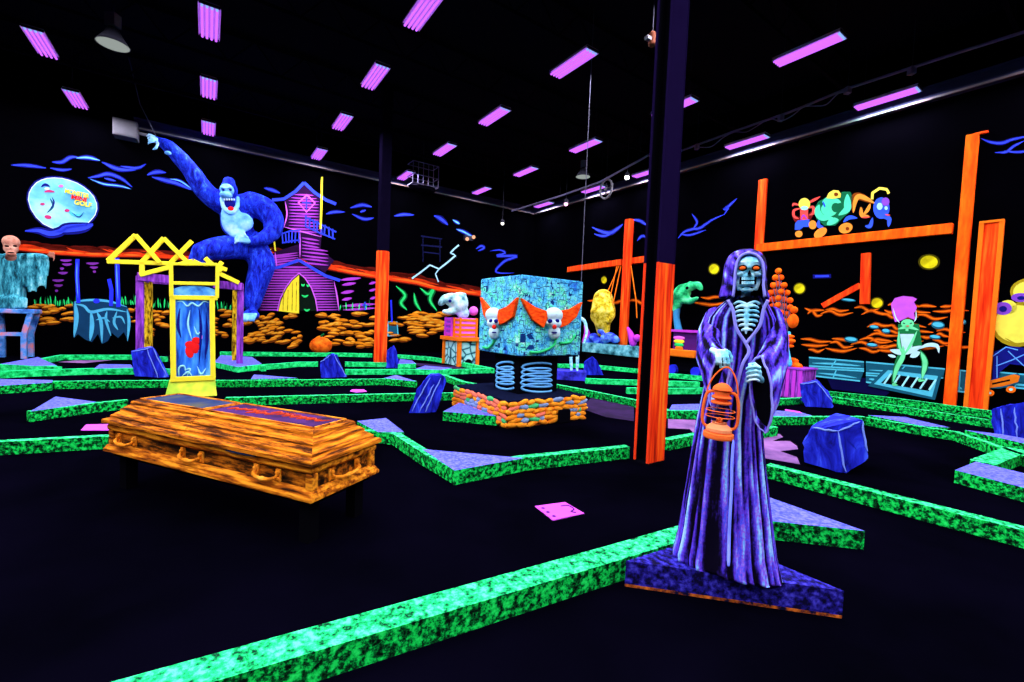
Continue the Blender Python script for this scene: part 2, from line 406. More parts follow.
kerb([(60, 728), (213, 682), (420, 620), (622, 559.3), (704, 533.8)], 'long bright green border board running from below the coffin to the reaper', wd=.17)
kerb([(378, 432), (393, 434), (421, 452), (454, 470), (524, 458), (630, 447)], 'angled green border from coffin end round to the orange column', wd=.10)
kerb([(669, 440), (700, 434), (772, 420)], 'green border board between orange column and lantern sleeve', wd=.10)
kerb([(766, 465), (860, 489), (1024, 530.5), (1180, 572)], 'long green border running right from behind the reaper below the large boulder', wd=.12)
planter([(454.5, 470.5), (422, 449), (524, 458)], 'lilac triangle platform in the bend of the border between coffin and column')
planter([(357, 421), (386, 418), (404, 432), (378, 432)], 'lilac four-sided platform at the foot end of the coffin')
planter([(865, 531), (770, 521), (700, 515), (740, 487)], 'lilac triangle platform right behind the reaper robe')
planter([(955, 470), (976, 461.5), (1060, 482), (1060, 497)], 'purple topped platform at right edge below the border crossing')
kerb([(996, 465), (1030, 451)], 'short green border stepping up beside the right edge platform', wd=.22)
kerb([(866, 417.5), (923, 427), (955, 432), (1013, 452), (1060, 468)], 'green border curving below the girl with purple hair', wd=.09)
planter([(868, 415), (905, 417), (950, 427.5), (923, 426)], 'thin lilac wedge on the border below the girl mural')
planter([(965, 430), (1000, 434), (1040, 441), (1040, 447)], 'lilac wedge below the skateboard and blue rock')
kerb([(760, 400), (803, 398), (830, 396.5), (890, 405), (992, 420.5), (1060, 431)], 'green border along the foot of the construction mural', wd=.10)
kerb([(829, 391.5), (890, 397.5), (992, 411)], 'upper green and lilac ledge directly under the construction mural', wd=.10, h=.16)
kerb([(762, 417), (803, 417), (822, 417), (866, 417)], 'short green border behind the large blue boulder', wd=.09)
planter([(765, 416), (768, 410), (800, 412), (812, 415.5), (803, 416.5)], 'small lilac platform beside the purple crate right of the reaper')
kerb([(764, 429), (778, 427)], 'stub of green border touching the reaper sleeve', wd=.09)
kerb([(553, 364), (584, 364), (637, 369), (665, 373), (700, 376), (770, 386)], 'green border passing the foot of the round crane post', far=True)
kerb([(586, 378.5), (628, 380), (700, 382)], 'green border right of the small blue skeleton plinth', far=True)
kerb([(628, 388), (670, 388.5), (720, 388)], 'green border visible on both sides of the orange column at knee height', far=True)
kerb([(553, 384), (590, 391), (634, 400), (669, 411), (700, 411), (740, 408)], 'long green border slanting from the clown box behind the orange column')
planter([(669, 410), (672, 404.5), (715, 403.5), (735, 406), (700, 410)], 'lilac platform between orange column and reaper')
kerb([(28, 348), (72, 349), (125, 349.5), (170, 349)], 'farthest green border behind the boulder on the left', far=True)
kerb([(220, 351.7), (301, 352.7), (332, 352.7), (372, 353.7)], 'farthest green border under the purple house', far=True)
kerb([(29, 361.5), (63, 355), (129, 355), (165, 357)], 'bent green border left of the tall blue boulder', far=True)
kerb([(222, 359), (240, 357), (249, 362), (262, 366)], 'short bent green border at the right foot of the violet arbour', far=True)
planter([(214, 362), (221, 355), (252, 357), (262, 364), (238, 367)], 'lilac platform at the right foot of the violet arbour', far=True)
kerb([(-60, 366), (0, 364.5), (36, 365.5), (57, 367)], 'green border at the left edge under the small table', far=True)
planter([(0, 364), (38, 357), (57, 365.5), (36, 366)], 'lilac triangle at the left edge under the small table', far=True)
kerb([(-60, 374), (0, 371.5), (36, 370), (92, 368.5), (133, 368.5), (170, 369)], 'green border ending at the tall blue boulder', far=True)
planter([(94, 368.5), (100, 364), (131, 364.5), (133, 368)], 'lilac wedge behind the border left of the tall boulder', far=True)
kerb([(-60, 392), (0, 386), (52, 381.5), (168, 380.5), (240, 380.5), (296, 380), (345, 379.5), (386, 379), (415, 381)], 'long green border passing behind the yellow clock', wd=.09)
planter([(-20, 387), (-20, 381), (0, 379), (53, 380), (52, 382.5)], 'lilac wedge at the left edge on the long border', far=False)
planter([(251, 379), (254, 374.5), (298, 378)], 'lilac wedge on the border in front of the arbour')
planter([(384, 378), (396, 375), (417, 381.5)], 'lilac wedge at the tip of the border beside the leaning boulder')
planter([(30, 411.5), (55.7, 396.5), (97, 402)], 'lilac triangle platform behind the head end of the coffin')
kerb([(30, 411.5), (97, 403), (128, 400)], 'green border along the triangle behind the coffin head', wd=.09)
kerb([(225, 398), (298, 396), (415, 393.7), (463, 393)], 'green border directly behind the coffin lid', wd=.09)
kerb([(-60, 446), (0, 442), (112, 436), (380, 431)], 'green border running under the coffin table from the left edge', wd=.09)
kerb([(248, 366), (300, 362), (318, 362)], 'short green border left of the small pointed boulder', far=True)
kerb([(345, 362), (376, 362.5), (415, 362.5)], 'short green border at the foot of the thin orange pillar', far=True)
kerb([(345, 369.5), (420, 369.5), (440, 370), (490, 368.5)], 'green border in front of the thin orange pillar', far=True)
kerb([(397, 354.5), (430, 357), (460, 362), (492, 368.5)], 'green border slanting past the stone crate stand', far=True)
kerb([(440, 374), (462, 382), (481, 385)], 'short green border slanting toward the clown box plinth', far=False, wd=.12)
planter([(398, 364), (400, 359), (412, 360.5), (416, 363.5)], 'small lilac wedge beside the thin orange pillar', far=True)
planter([(415, 369), (425, 365.5), (452, 368), (440, 370)], 'lilac wedge between the orange pillar and clown box', far=True)
planter([(443, 411.5), (461.6, 401.6), (499, 416.5)], 'lilac triangle platform leaning on the clown box plinth')

# flat lilac and violet patches and tee mats on the carpet
def floorpatch(name, px, mat, label, cat, z=.004, th=.004):
    P = [G(x, y, z) for x, y in px]; q = MB(); q.prism([(p.x, p.y) for p in P], z-th+.0005, z); o = q.build(name, mat); return tag(o, label, cat)
MATP = paint('tee mat pink', S(215, 80, 225), var=.1)
t = floorpatch('tee_mat', [(535, 506), (565, 502), (584, 513), (553, 520)], MATP, 'pink square tee mat with printed marks in front of the angled border', 'mat', .008, .008)
q = MB()
for (x, y) in ((543, 508), (548, 512), (554, 516)):
    c = G(x, y, .0095) - t.location; q.lathe([(.018, -.001), (.018, .0005)], 8, c=c)
q.tube(spline([G(x, y, .010)-t.location for x, y in ((561, 506), (568, 505.5), (574, 509), (571, 511.5), (576, 512.5))], 5), .006, 5)
q.build('printed_mark', PURPD, t)
floorpatch('tee_mat', [(81, 430), (86, 424.5), (108, 424), (109, 430)], MATP, 'pink tee mat left of the coffin head', 'mat', .008, .008)
floorpatch('tee_mat', [(350, 391), (352, 389.3), (364, 389.3), (367, 391.5), (356, 392.3)], MATP, 'small pink tee mat beyond the coffin lid', 'mat', .008, .008)
floorpatch('tee_mat', [(785, 410.3), (785, 409.2), (800, 411.5), (802, 413)], MATP, 'thin pink tee mat beside the purple crate', 'mat', .15, .008)
PATCHL = ramp_mat('lilac floor patch', [(.3, S(85, 58, 110)), (.6, S(140, 95, 150))], scale=2)
floorpatch('carpet_patch', [(668, 419), (700, 420), (740, 430), (780, 434), (783, 437), (772, 441), (790, 441), (797, 446), (798, 449), (780, 451), (797, 457), (800, 464), (764, 458), (700, 440), (690, 429), (668, 428)], PATCHL, 'pinkish lilac patch on the carpet behind the reaper', 'floor patch')
PATCHD = ramp_mat('dusky floor patch', [(.3, S(20, 9, 34)), (.6, S(44, 22, 66))], scale=2)
floorpatch('carpet_patch', [(592, 397), (634, 407), (634, 421), (606, 417), (580, 408)], PATCHD, 'dusky violet band on the carpet left of the column', 'floor patch')
floorpatch('carpet_patch', [(392, 361), (455, 366), (470, 370), (420, 366)], PATCHD, 'dusky violet band before the stone crate stand', 'floor patch')
floorpatch('carpet_patch', [(58, 362), (75, 360.5), (112, 360), (85, 363)], PATCHL, 'thin lilac strip left of the tall boulder', 'floor patch')

# ================================================================ BOULDERS
ROCKM = ramp_mat('boulder blue', [(0.34, S(8, 10, 70)), (0.45, S(22, 28, 165)), (0.56, S(36, 50, 215)), (0.64, S(60, 90, 240)), (0.75, S(110, 150, 250))], scale=2.2, stretch=(2.6, 2.6, .9), detail=6, nrough=.65, distort=.8)
ROCKE = paint('boulder edge', S(120, 150, 255))
def boulder(base, front, back, label, dep=.5, edges=(), scale=1, z=0):
    """front, back: outlines sighted on the near and the far side of the stone"""
    a = Anchor(G(base[0], base[1], z)); q = MB(); pts = [a(x, y, 0) for x, y in front] + [a(x, y, dep) for x, y in back]
    pts = [Vector((p.x, p.y, max(0, p.z))) for p in pts]
    q.hull(pts); o = at('boulder', a, label, 'boulder', 'blue course boulders')
    bm = bmesh.new(); me = q.mesh('tmp', [ROCKM]); bm.from_mesh(me)
    bmesh.ops.triangulate(bm, faces=bm.faces); bmesh.ops.subdivide_edges(bm, edges=bm.edges, cuts=3, use_grid_fill=True)
    r = random.Random(len(label))
    for v in bm.verts:
        n = noise.noise(v.co*2.3+Vector((r.random()*9, 0, 0)))
        v.co += v.co.normalized()*n*.05
        v.co.z = max(0, v.co.z)
    bm.to_mesh(me); bm.free()
    b = bpy.data.objects.new('stone', me); COL.objects.link(b); b.parent = o
    if edges:
        e = MB()
        for x0, y0, d0, x1, y1, d1 in edges:
            A, B = a(x0, y0, d0), a(x1, y1, d1)
            pp = [A+(B-A)*(k/6)+Vector((r.uniform(-.01, .01), -.012, r.uniform(-.01, .01))) for k in range(7)]
            e.tube(pp, [.004]+[.011]*5+[.004], 5)
        e.build('painted_edge', ROCKE, o)
    return o
boulder((835, 472), [(804, 462), (803, 441), (812, 428), (838, 431), (846, 473), (838, 472), (866, 461), (868, 452), (862, 421)], [(812, 426), (836, 414), (860, 420), (866, 450), (806, 455)],
        'large blue boulder right of the reaper standing alone', .7, [(838, 431, 0, 846, 471, 0), (838, 431, 0, 862, 421, .02), (838, 431, 0, 813, 428, .02), (862, 422, 0, 868, 452, 0)])
boulder((817, 408), [(801, 400), (800, 384), (817, 382), (826, 391), (833, 400), (833, 408), (806, 408)], [(803, 383), (817, 380), (828, 391), (831, 402), (804, 402)], 'small blue boulder beside the purple crate', .5, [(801, 384, 0, 818, 381.5, 0), (817, 382, 0, 833, 402, 0)])
boulder((427, 413), [(409, 413), (412, 402), (417, 389), (428, 376), (441, 375), (446, 380), (442, 396), (436, 412), (424, 414)], [(420, 390), (430, 374), (443, 375), (440, 400), (414, 408)], 'leaning blue boulder pair between the coffin and the clown box', .35, [(412, 411, 0, 430, 377, 0), (425, 412, 0, 441, 378, 0), (419, 412, 0, 434, 384, 0)])
boulder((333, 378), [(320, 378), (320, 362), (331, 354), (337, 355), (347, 377)], [(322, 362), (332, 354), (344, 372)], 'small pointed blue boulder below the orange pumpkin', .4, [(320, 362, 0, 331, 355, 0), (334, 355, 0, 346, 376, 0)])
boulder((149, 378), [(134, 376), (131, 351), (145, 348), (153, 347), (161, 359), (168, 377), (158, 379)], [(134, 352), (152, 347), (165, 370)], 'tall blue boulder in front of the violet arbour left post', .5, [(147, 349, 0, 158, 378, 0), (132, 351, 0, 152, 347.5, 0), (153, 348, 0, 167, 376, 0)])
boulder((392, 368), [(386, 368), (387, 350), (393, 346), (397, 352), (399, 368)], [(388, 350), (394, 346), (398, 360)], 'narrow blue boulder hiding behind the thin orange pillar', .4)
boulder((594, 376), [(583, 375), (584, 362), (592, 357), (597, 361), (603, 375)], [(586, 360), (593, 357), (601, 370)], 'small rounded blue boulder right of the clown box', .4)
boulder((1012, 438), [(993, 436), (991, 410), (1004, 406), (1024, 403), (1050, 406), (1052, 440)], [(994, 409), (1010, 405), (1045, 404)], 'blue boulder at the right edge below the skateboard', .6, [(1001, 409, 0, 1004, 436, 0), (1014, 407, 0, 1018, 437, 0)])

# ================================================================ REAPER WITH LANTERN
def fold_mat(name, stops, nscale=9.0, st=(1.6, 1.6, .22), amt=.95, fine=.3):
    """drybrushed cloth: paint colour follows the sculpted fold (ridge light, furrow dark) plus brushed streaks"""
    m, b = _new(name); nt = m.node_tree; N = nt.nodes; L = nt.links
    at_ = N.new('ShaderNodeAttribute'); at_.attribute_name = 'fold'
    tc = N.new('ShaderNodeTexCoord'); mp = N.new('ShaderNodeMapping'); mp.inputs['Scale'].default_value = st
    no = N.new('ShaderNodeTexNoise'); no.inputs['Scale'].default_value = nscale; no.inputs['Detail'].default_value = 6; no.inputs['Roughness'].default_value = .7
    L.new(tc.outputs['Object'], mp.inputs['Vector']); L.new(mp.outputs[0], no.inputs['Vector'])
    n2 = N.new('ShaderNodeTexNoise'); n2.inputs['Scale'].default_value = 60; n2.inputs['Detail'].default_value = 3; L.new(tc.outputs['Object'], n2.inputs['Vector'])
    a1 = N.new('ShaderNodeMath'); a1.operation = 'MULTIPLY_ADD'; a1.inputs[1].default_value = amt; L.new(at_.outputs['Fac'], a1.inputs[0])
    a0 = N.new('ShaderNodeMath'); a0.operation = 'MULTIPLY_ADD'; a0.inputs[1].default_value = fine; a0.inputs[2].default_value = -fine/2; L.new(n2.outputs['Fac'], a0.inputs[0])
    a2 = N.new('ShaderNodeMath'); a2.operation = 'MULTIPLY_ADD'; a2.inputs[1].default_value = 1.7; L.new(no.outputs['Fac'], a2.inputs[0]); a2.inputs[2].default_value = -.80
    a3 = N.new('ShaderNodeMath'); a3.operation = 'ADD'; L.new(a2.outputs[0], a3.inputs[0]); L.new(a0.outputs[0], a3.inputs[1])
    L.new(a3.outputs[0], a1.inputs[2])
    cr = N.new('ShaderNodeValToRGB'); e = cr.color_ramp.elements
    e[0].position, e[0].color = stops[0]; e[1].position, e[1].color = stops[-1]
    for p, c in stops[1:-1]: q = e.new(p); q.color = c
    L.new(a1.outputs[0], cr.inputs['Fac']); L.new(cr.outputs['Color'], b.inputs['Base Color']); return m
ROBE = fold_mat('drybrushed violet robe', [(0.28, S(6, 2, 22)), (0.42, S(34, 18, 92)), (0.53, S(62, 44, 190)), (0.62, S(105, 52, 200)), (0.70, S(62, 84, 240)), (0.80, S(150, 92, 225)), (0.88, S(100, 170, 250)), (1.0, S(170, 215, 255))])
BONE = ramp_mat('bone teal', [(0.30, S(45, 120, 150)), (0.42, S(120, 215, 235)), (0.56, S(190, 245, 250)), (0.72, S(215, 245, 250))], scale=12, detail=5)
BONED = paint('bone shadow teal', S(20, 60, 80)); EYEO = paint('eye orange', S(255, 100, 25))
LAVE = paint('robe edge lavender', S(150, 150, 255))
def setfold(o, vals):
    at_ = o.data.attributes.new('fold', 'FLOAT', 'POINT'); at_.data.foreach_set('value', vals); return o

# plinth
PLT = ramp_mat('plinth blue', [(0.40, S(8, 5, 42)), (0.52, S(30, 24, 125)), (0.68, S(70, 65, 205))], scale=26, detail=6)
PLO = ramp_mat('plinth orange rub', [(0.42, S(10, 8, 40)), (0.52, S(150, 70, 20)), (0.7, S(230, 120, 40))], scale=18, detail=4)
q = MB(); P = [G(x, y, .16) for x, y in ((626, 561), (844, 591), (709, 535))]
q.prism([(p.x, p.y) for p in P], .018, .16); pl = q.build('statue_plinth', PLT)
tag(pl, 'low triangular mottled blue plinth with orange lower edge under the reaper', 'plinth')
pl.location.z = 0; 
for v in pl.data.vertices: v.co.z += .018
q = MB(); q.prism([(p.x-pl.location.x, p.y-pl.location.y) for p in P], .0, .018); lab(q.build('orange_edge', PLO, pl), 'rubbed orange bottom edge')

RA = Anchor(G(733, 569, .16)); rp = at('reaper_statue', RA, 'hooded skeleton reaper statue in violet robe holding an orange lantern', 'statue')
a = RA
rows = [(583, 684, 780, .46), (577, 677, 785, .49), (569, 672, 784, .50), (560, 672, 782, .50), (545, 676, 778, .51), (530, 679, 776, .53), (505, 683, 772.5, .56), (488, 686, 770, .58), (455, 691, 766, .62), (424, 696, 763, .66), (400, 701, 763, .66), (385, 704, 766, .62), (365, 706, 773, .56), (345, 706, 778, .52), (330, 706, 779, .50),
        (318, 709, 777, .48), (309, 716, 772, .48), (302, 724, 768, .5), (296, 731, 764, .55)]
rr = []
for i in range(len(rows)-1):     # densify
    A, B = rows[i], rows[i+1]; k = max(1, int(abs(A[0]-B[0])/4))
    for j in range(k): t = j/k; rr.append([A[c]+(B[c]-A[c])*t for c in range(4)])
rr.append(list(rows[-1]))
NT = 200; q = MB(); fv = []; rings = []
for (y, L, Rr, df) in rr:
    pl_, pr_ = a(L, y), a(Rr, y); cu = (pl_.x+pr_.x)/2; hw = (pr_.x-pl_.x)/2; z = max(0, (pl_.z+pr_.z)/2) ; ring = []
    k = min(1, max(0, (y-330)/200)); amp = .012+.10*k
    for j in range(NT):
        th = 2*PI*j/NT
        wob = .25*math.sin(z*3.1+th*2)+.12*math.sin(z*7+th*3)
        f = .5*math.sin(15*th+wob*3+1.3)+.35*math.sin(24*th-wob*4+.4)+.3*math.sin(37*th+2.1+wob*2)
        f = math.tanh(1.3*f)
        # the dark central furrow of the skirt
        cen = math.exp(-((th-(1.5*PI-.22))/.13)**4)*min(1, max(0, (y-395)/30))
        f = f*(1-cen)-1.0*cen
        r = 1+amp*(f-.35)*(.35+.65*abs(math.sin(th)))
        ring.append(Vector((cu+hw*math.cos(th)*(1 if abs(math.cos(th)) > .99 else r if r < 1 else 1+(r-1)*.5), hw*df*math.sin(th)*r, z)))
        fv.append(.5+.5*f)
    rings.append(ring)
q.loft(rings, 0, cap=True)
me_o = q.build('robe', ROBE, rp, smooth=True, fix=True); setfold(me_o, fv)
def surf(x, y, lift=.0):
    for i in range(len(rows)-1):
        A, B = rows[i], rows[i+1]
        if A[0] >= y >= B[0]:
            t = (A[0]-y)/(A[0]-B[0]); L = A[1]+(B[1]-A[1])*t; Rr = A[2]+(B[2]-A[2])*t; df = A[3]+(B[3]-A[3])*t
            hw_ = (Rr-L)/2*(a(1, y).x-a(0, y).x); k = (x-(L+Rr)/2)/((Rr-L)/2); return a(x, y, -hw_*df*math.sqrt(max(0, 1-k*k))*.915-lift)
q = MB(); q.tube(spline([surf(x, y, -.004) for x, y in ((733.5, 440), (732, 465), (731.5, 490), (730, 515), (729, 540), (728.5, 566))], 5), [.002]+[.0048]*24+[.003], 7); q.build('robe_edge', paint('robe fold edge', S(95, 110, 225)), rp, smooth=True)
# sleeves: bell-shaped, hanging from forearm, opening dark
def sleeve(path, label=None):
    """path: (px, py, off, half-depth, half-height, lean)"""
    q = MB(); fv = []; rings = []; n = 40
    P = []
    for i in range(len(path)-1):
        for k in range(5): t = k/5; P.append([path[i][c]+(path[i+1][c]-path[i][c])*t for c in range(6)])
    P.append(list(path[-1]))
    for i, (x, y, o, rd, rh, lean) in enumerate(P):
        c = a(x, y, o); ring = []; t = i/(len(P)-1)
        for j in range(n):
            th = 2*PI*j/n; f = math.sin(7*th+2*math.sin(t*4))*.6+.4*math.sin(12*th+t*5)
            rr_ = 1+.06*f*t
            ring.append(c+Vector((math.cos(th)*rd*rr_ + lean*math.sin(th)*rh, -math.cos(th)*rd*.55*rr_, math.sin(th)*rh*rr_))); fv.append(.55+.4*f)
        rings.append(ring)
    q.loft(rings, 0, cap=False)
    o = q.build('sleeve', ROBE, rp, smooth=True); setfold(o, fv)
    s = o.modifiers.new('s', 'SOLIDIFY'); s.thickness = .008
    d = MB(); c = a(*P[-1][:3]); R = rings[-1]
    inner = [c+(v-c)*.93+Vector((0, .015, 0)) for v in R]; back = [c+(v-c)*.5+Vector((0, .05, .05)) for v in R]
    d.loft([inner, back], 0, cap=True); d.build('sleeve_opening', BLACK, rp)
    e = MB(); e.tube(R+[R[0]], .006, 5); e.build('sleeve_hem', LAVE, rp)
sleeve([(716, 316, .02, .065, .055, 0), (709, 334, -.02, .070, .085, .1), (708, 352, -.10, .066, .10, .12), (713, 367, -.20, .055, .13, .10), (719, 379, -.25, .045, .165, .10)])
sleeve([(770, 315, .02, .06, .05, 0), (774, 336, -.02, .068, .09, -.08), (774, 356, -.08, .068, .12, -.12), (768, 380, -.16, .056, .18, -.10), (761, 394, -.22, .05, .20, -.12)])
# chest opening with ribs
q = MB(); V = [a(x, y, -.165) for x, y in ((733, 300), (733, 309), (737, 328), (745.5, 342), (754, 333), (761, 322), (763, 309), (759, 298), (747, 296))]
q.slab(V, (0, .10, 0)); q.build('chest_recess', BLACK, rp)
q = MB(); q.tube([a(747, 303, -.185), a(746.5, 320, -.195), a(746, 334, -.19)], [.014, .011, .006], 8)
for i, y in enumerate((307, 311.5, 316, 320.5, 325, 329.5)):
    hw = (12, 12.5, 12.5, 11, 8.5, 5.5)[i]
    for sd in (-1, 1):
        q.tube(spline([a(747, y, -.195), a(747+sd*hw*.55, y-1.2+i*.2, -.19), a(747+sd*hw, y+1.2, -.165)], 3), [.0085]*6+[.004], 7)
for sd in (-1, 1): q.tube(spline([a(747+sd*2, 303.5, -.19), a(747+sd*8, 301.5, -.185), a(747+sd*13, 304, -.165)], 3), .008, 7)
fuse(q, 'ribcage', BONE, rp, .004, 2)
q = MB()
for k in range(7): q.ell(a(744.5+k*.3, 304-k*2.3, -.10-.004*k), (.026, .024, .010))
fuse(q, 'neck', BONE, rp, .004, 1)
for pts in (((728, 300), (733, 310), (736.5, 328), (745, 342), (749, 352), (742, 366), (736, 392)), ((768, 300), (763.5, 310), (760.5, 324), (754, 334), (745.5, 344))):
    q = MB(); q.tube(spline([a(x, y, -.185) for x, y in pts], 6), .009, 7); q.build('lapel', LAVE, rp, smooth=True)
# hood
rim = [(733, 297), (734.5, 284), (735.5, 270), (738, 260), (743, 254.5), (750, 253), (757, 255.5), (762, 261.5), (764, 273), (763.5, 285), (765, 297)]
mid = [(717, 296), (721, 283), (723.5, 265), (728, 254.5), (737, 249.5), (749, 247.8), (761, 251), (767.5, 261), (767.5, 275), (768, 285), (771, 298)]
mid2 = [(718, 300), (722, 284), (724.5, 266), (730, 256), (738, 250.5), (749, 249), (760, 252.5), (766, 262), (766.5, 276), (767, 287), (770, 301)]
bk = [(728, 298), (729, 284), (731, 270), (735, 262), (740, 258), (748, 257), (755, 259), (760, 265), (761, 276), (761, 286), (762, 298)]
lay = [(rim, -.205), (mid, -.13), (mid2, -.0), (bk, .12)]
q = MB(); R = []; fv = []
for pts, o in lay: R.append(spline([a(x, y, o) for x, y in pts], 4))
q.loft(R, 0, cap=False, closed=False); n = len(R[0]); 
c = a(746, 280, .15); q.add(R[-1]+[c], [(i, i+1, n) for i in range(n-1)])
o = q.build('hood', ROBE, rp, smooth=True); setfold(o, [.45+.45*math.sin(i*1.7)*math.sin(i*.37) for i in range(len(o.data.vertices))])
s = o.modifiers.new('s', 'SOLIDIFY'); s.thickness = .012
sb = o.modifiers.new('ss', 'SUBSURF'); sb.levels = 1; sb.render_levels = 1
q = MB(); q.tube(spline([a(x, y, -.208) for x, y in rim], 5), .0075, 7); q.build('hood_hem', LAVE, rp, smooth=True)
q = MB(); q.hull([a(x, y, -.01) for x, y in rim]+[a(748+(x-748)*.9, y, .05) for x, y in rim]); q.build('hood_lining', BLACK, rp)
# skull
q = MB(); C = a(749.5, 265.5, -.135)
q.ell(C, (.071, .085, .062)); q.ell(a(749.5, 264, -.150), (.064, .072, .046))
for sd in (-1, 1):
    q.ell(a(749+sd*8.8, 274.5, -.190), (.021, .022, .013)); q.ell(a(749.3+sd*5.8, 262.2, -.205), (.020, .014, .0055))
    q.tube([a(749+sd*11, 271, -.165), a(748+sd*10.4, 282, -.155), a(747.3+sd*7.6, 290, -.165)], [.011, .013, .015], 8)
q.ell(a(748.3, 277, -.185), (.036, .036, .020)); q.ell(a(747.4, 284, -.180), (.042, .036, .018)); q.ell(a(747, 290, -.185), (.034, .026, .013))
q.tube([a(749.6, 263, -.215), a(749.4, 268, -.222)], .0065, 8)
sk = fuse(q, 'skull', BONE, rp, .004, 2)
for x in (742.6, 756.2):
    q = MB(); q.ell(a(x, 268.0, -.2335), (.0220, .009, .0180)); q.build('eye_socket', BLACK, sk, smooth=True)
    q = MB(); q.ell(a(x, 268.2, -.2405), (.0150, .008, .0105)); q.build('eye', EYEO, sk, smooth=True)
q = MB(); q.hull([a(x, y, o) for x, y in ((749.5, 269.5), (747.3, 274.5), (751.7, 274.5)) for o in (-.245, -.18)]); q.build('nose_hole', BLACK, sk)
q = MB(); q.box(a(747.9, 280.6, -.217), (.082, .012, .040)); q.build('mouth_gap', BLACK, sk)
for k in range(8):
    for r_, y in ((0, 278.6), (1, 282.8)):
        q = MB(); q.box(a(740.4+k*2.15, y, -.224+.0012*abs(k-3.5)**1.6), (.0098, .012, .0165)); q.build('tooth', BONE, sk, bevel=.002)
# hands
def finger(pts, r=.0085, mb=None):
    P = [a(*p) for p in pts]; mb = mb or MB(); mb.tube(spline(P, 4), [r*(1.15 if i % 4 == 0 else .85) for i in range(len(P)*4-3)], 8)
    mb.ell(P[-1], r*.95, n=8, k=6); return mb
h = MB(); h.ell(a(719.5, 353, -.275), (.036, .020, .022)); h.tube([a(712, 350, -.2), a(717, 352, -.265)], .017, 8)
for k, (x0, x1, y1) in enumerate(((716, 717, 364), (719.6, 720.6, 367), (723.4, 724.8, 367.6), (727, 728.6, 366))):
    finger([(x0-.5, 352+k*.4, -.285), (x0+.7, 357, -.305), (x1, 362+.5*k, -.305), (x1+.3, y1, -.288)], .0082, h)
finger([(724, 350, -.27), (729, 352, -.285), (731.5, 357, -.288), (731, 361, -.285)], .0085, h)
o = fuse(h, 'hand', BONE, rp, .0032, 1); lab(o, 'bony hand gripping the lantern handle')
h = MB(); h.ell(a(754.5, 373, -.245), (.036, .024, .036)); h.tube([a(763, 381, -.2), a(757, 375, -.235)], .017, 8)
for k in range(4):
    y = 366.5+k*4.3; finger([(760-k*.4, y+1.5, -.255), (755.5, y, -.28), (750, y+.8, -.282), (747.4, y+2.2, -.262), (749.5, y+3, -.245)], .0088-.0005*k, h)
finger([(759, 367, -.25), (754.5, 363.8, -.265), (749.5, 364.6, -.27)], .009, h)
o = fuse(h, 'hand', BONE, rp, .0032, 1); lab(o, 'closed bony fist')

# lantern
LO = paint('lantern orange', S(255, 110, 45)); LOL = paint('lantern pale orange', S(255, 150, 95))
wp = Matrix.Translation(RA.base) @ Matrix.Rotation(RA.rot, 4, 'Z')
p0 = wp @ a(718, 437.5, -.33); p1 = wp @ a(723, 383, -.33)
lan = empty('lantern', p0, RA.rot, 'orange hurricane lantern hanging from the reaper hand', 'lantern')
zax = (p1-p0); HL = zax.length; zax.normalize()
rx = Vector((math.cos(RA.rot), math.sin(RA.rot), 0)); yax = zax.cross(rx).normalized(); rx = yax.cross(zax)
lan.rotation_euler = Matrix((rx, yax, zax)).transposed().to_euler()
u = HL/56.0
q = MB(); q.lathe([(14*u, 0), (14.5*u, 1.5*u), (14.2*u, 5*u), (11*u, 6.2*u)], 28); q.build('base_ring', LO, lan, smooth=False)
q = MB(); q.lathe([(11*u, 6.2*u), (12.3*u, 7*u), (12.3*u, 10*u), (9*u, 13*u), (7*u, 14.5*u), (7.5*u, 16*u)], 28); q.build('fuel_tank', LOL, lan)
q = MB(); q.lathe([(6.5*u, 16*u), (9.3*u, 21*u), (10*u, 26*u), (9*u, 31*u), (6.8*u, 35*u)], 24, cap=False); g_ = q.build('glass_globe', glass('lantern glass'), lan, smooth=True)
q = MB(); q.lathe([(3*u, 16*u), (3*u, 19*u), (1.2*u, 20*u), (1.2*u, 21*u)], 12); q.build('burner', LO, lan)
q = MB(); q.lathe([(9.3*u, 35*u), (9.8*u, 36.2*u), (9.3*u, 37.4*u)], 24); q.build('globe_plate', LO, lan)
q = MB(); q.lathe([(8.5*u, 40*u), (9.6*u, 41.5*u), (8.5*u, 43*u)], 24); q.build('upper_plate', LO, lan)
q = MB(); q.lathe([(6*u, 37*u), (5.5*u, 40*u), (7*u, 43*u), (7*u, 48*u), (9.4*u, 49.2*u), (8*u, 52*u), (5.5*u, 54.5*u), (2*u, 56*u)], 24); q.build('chimney_cap', LO, lan)
for sd in (-1, 1):
    q = MB(); q.tube(spline([(sd*9*u, 0, 10*u), (sd*14*u, 0, 11.5*u), (sd*16.2*u, 0, 18*u), (sd*16*u, 0, 32*u), (sd*14*u, 0, 43*u), (sd*10.5*u, 0, 46.5*u), (sd*6*u, 0, 46.5*u)], 5), 1.5*u, 8); q.build('side_tube', LO, lan, smooth=True)
for t in range(2):
    q = MB(); z = (22+6*t)*u; q.tube([(13.5*u*math.cos(x*PI/12), 11.5*u*math.sin(x*PI/12), z) for x in range(0, 25)], .5*u, 5); q.build('guard_wire', LO, lan)
q = MB(); q.tube(spline([(-14.5*u, 0, 41*u), (-13*u, 0, 52*u), (-7.5*u, 0, 64*u), (0, 0, 71.5*u), (5.5*u, 0, 71*u), (11*u, 0, 62*u), (14*u, 0, 50*u), (14.5*u, 0, 41*u)], 5), .75*u, 6); q.build('bail_handle', LO, lan, smooth=True)

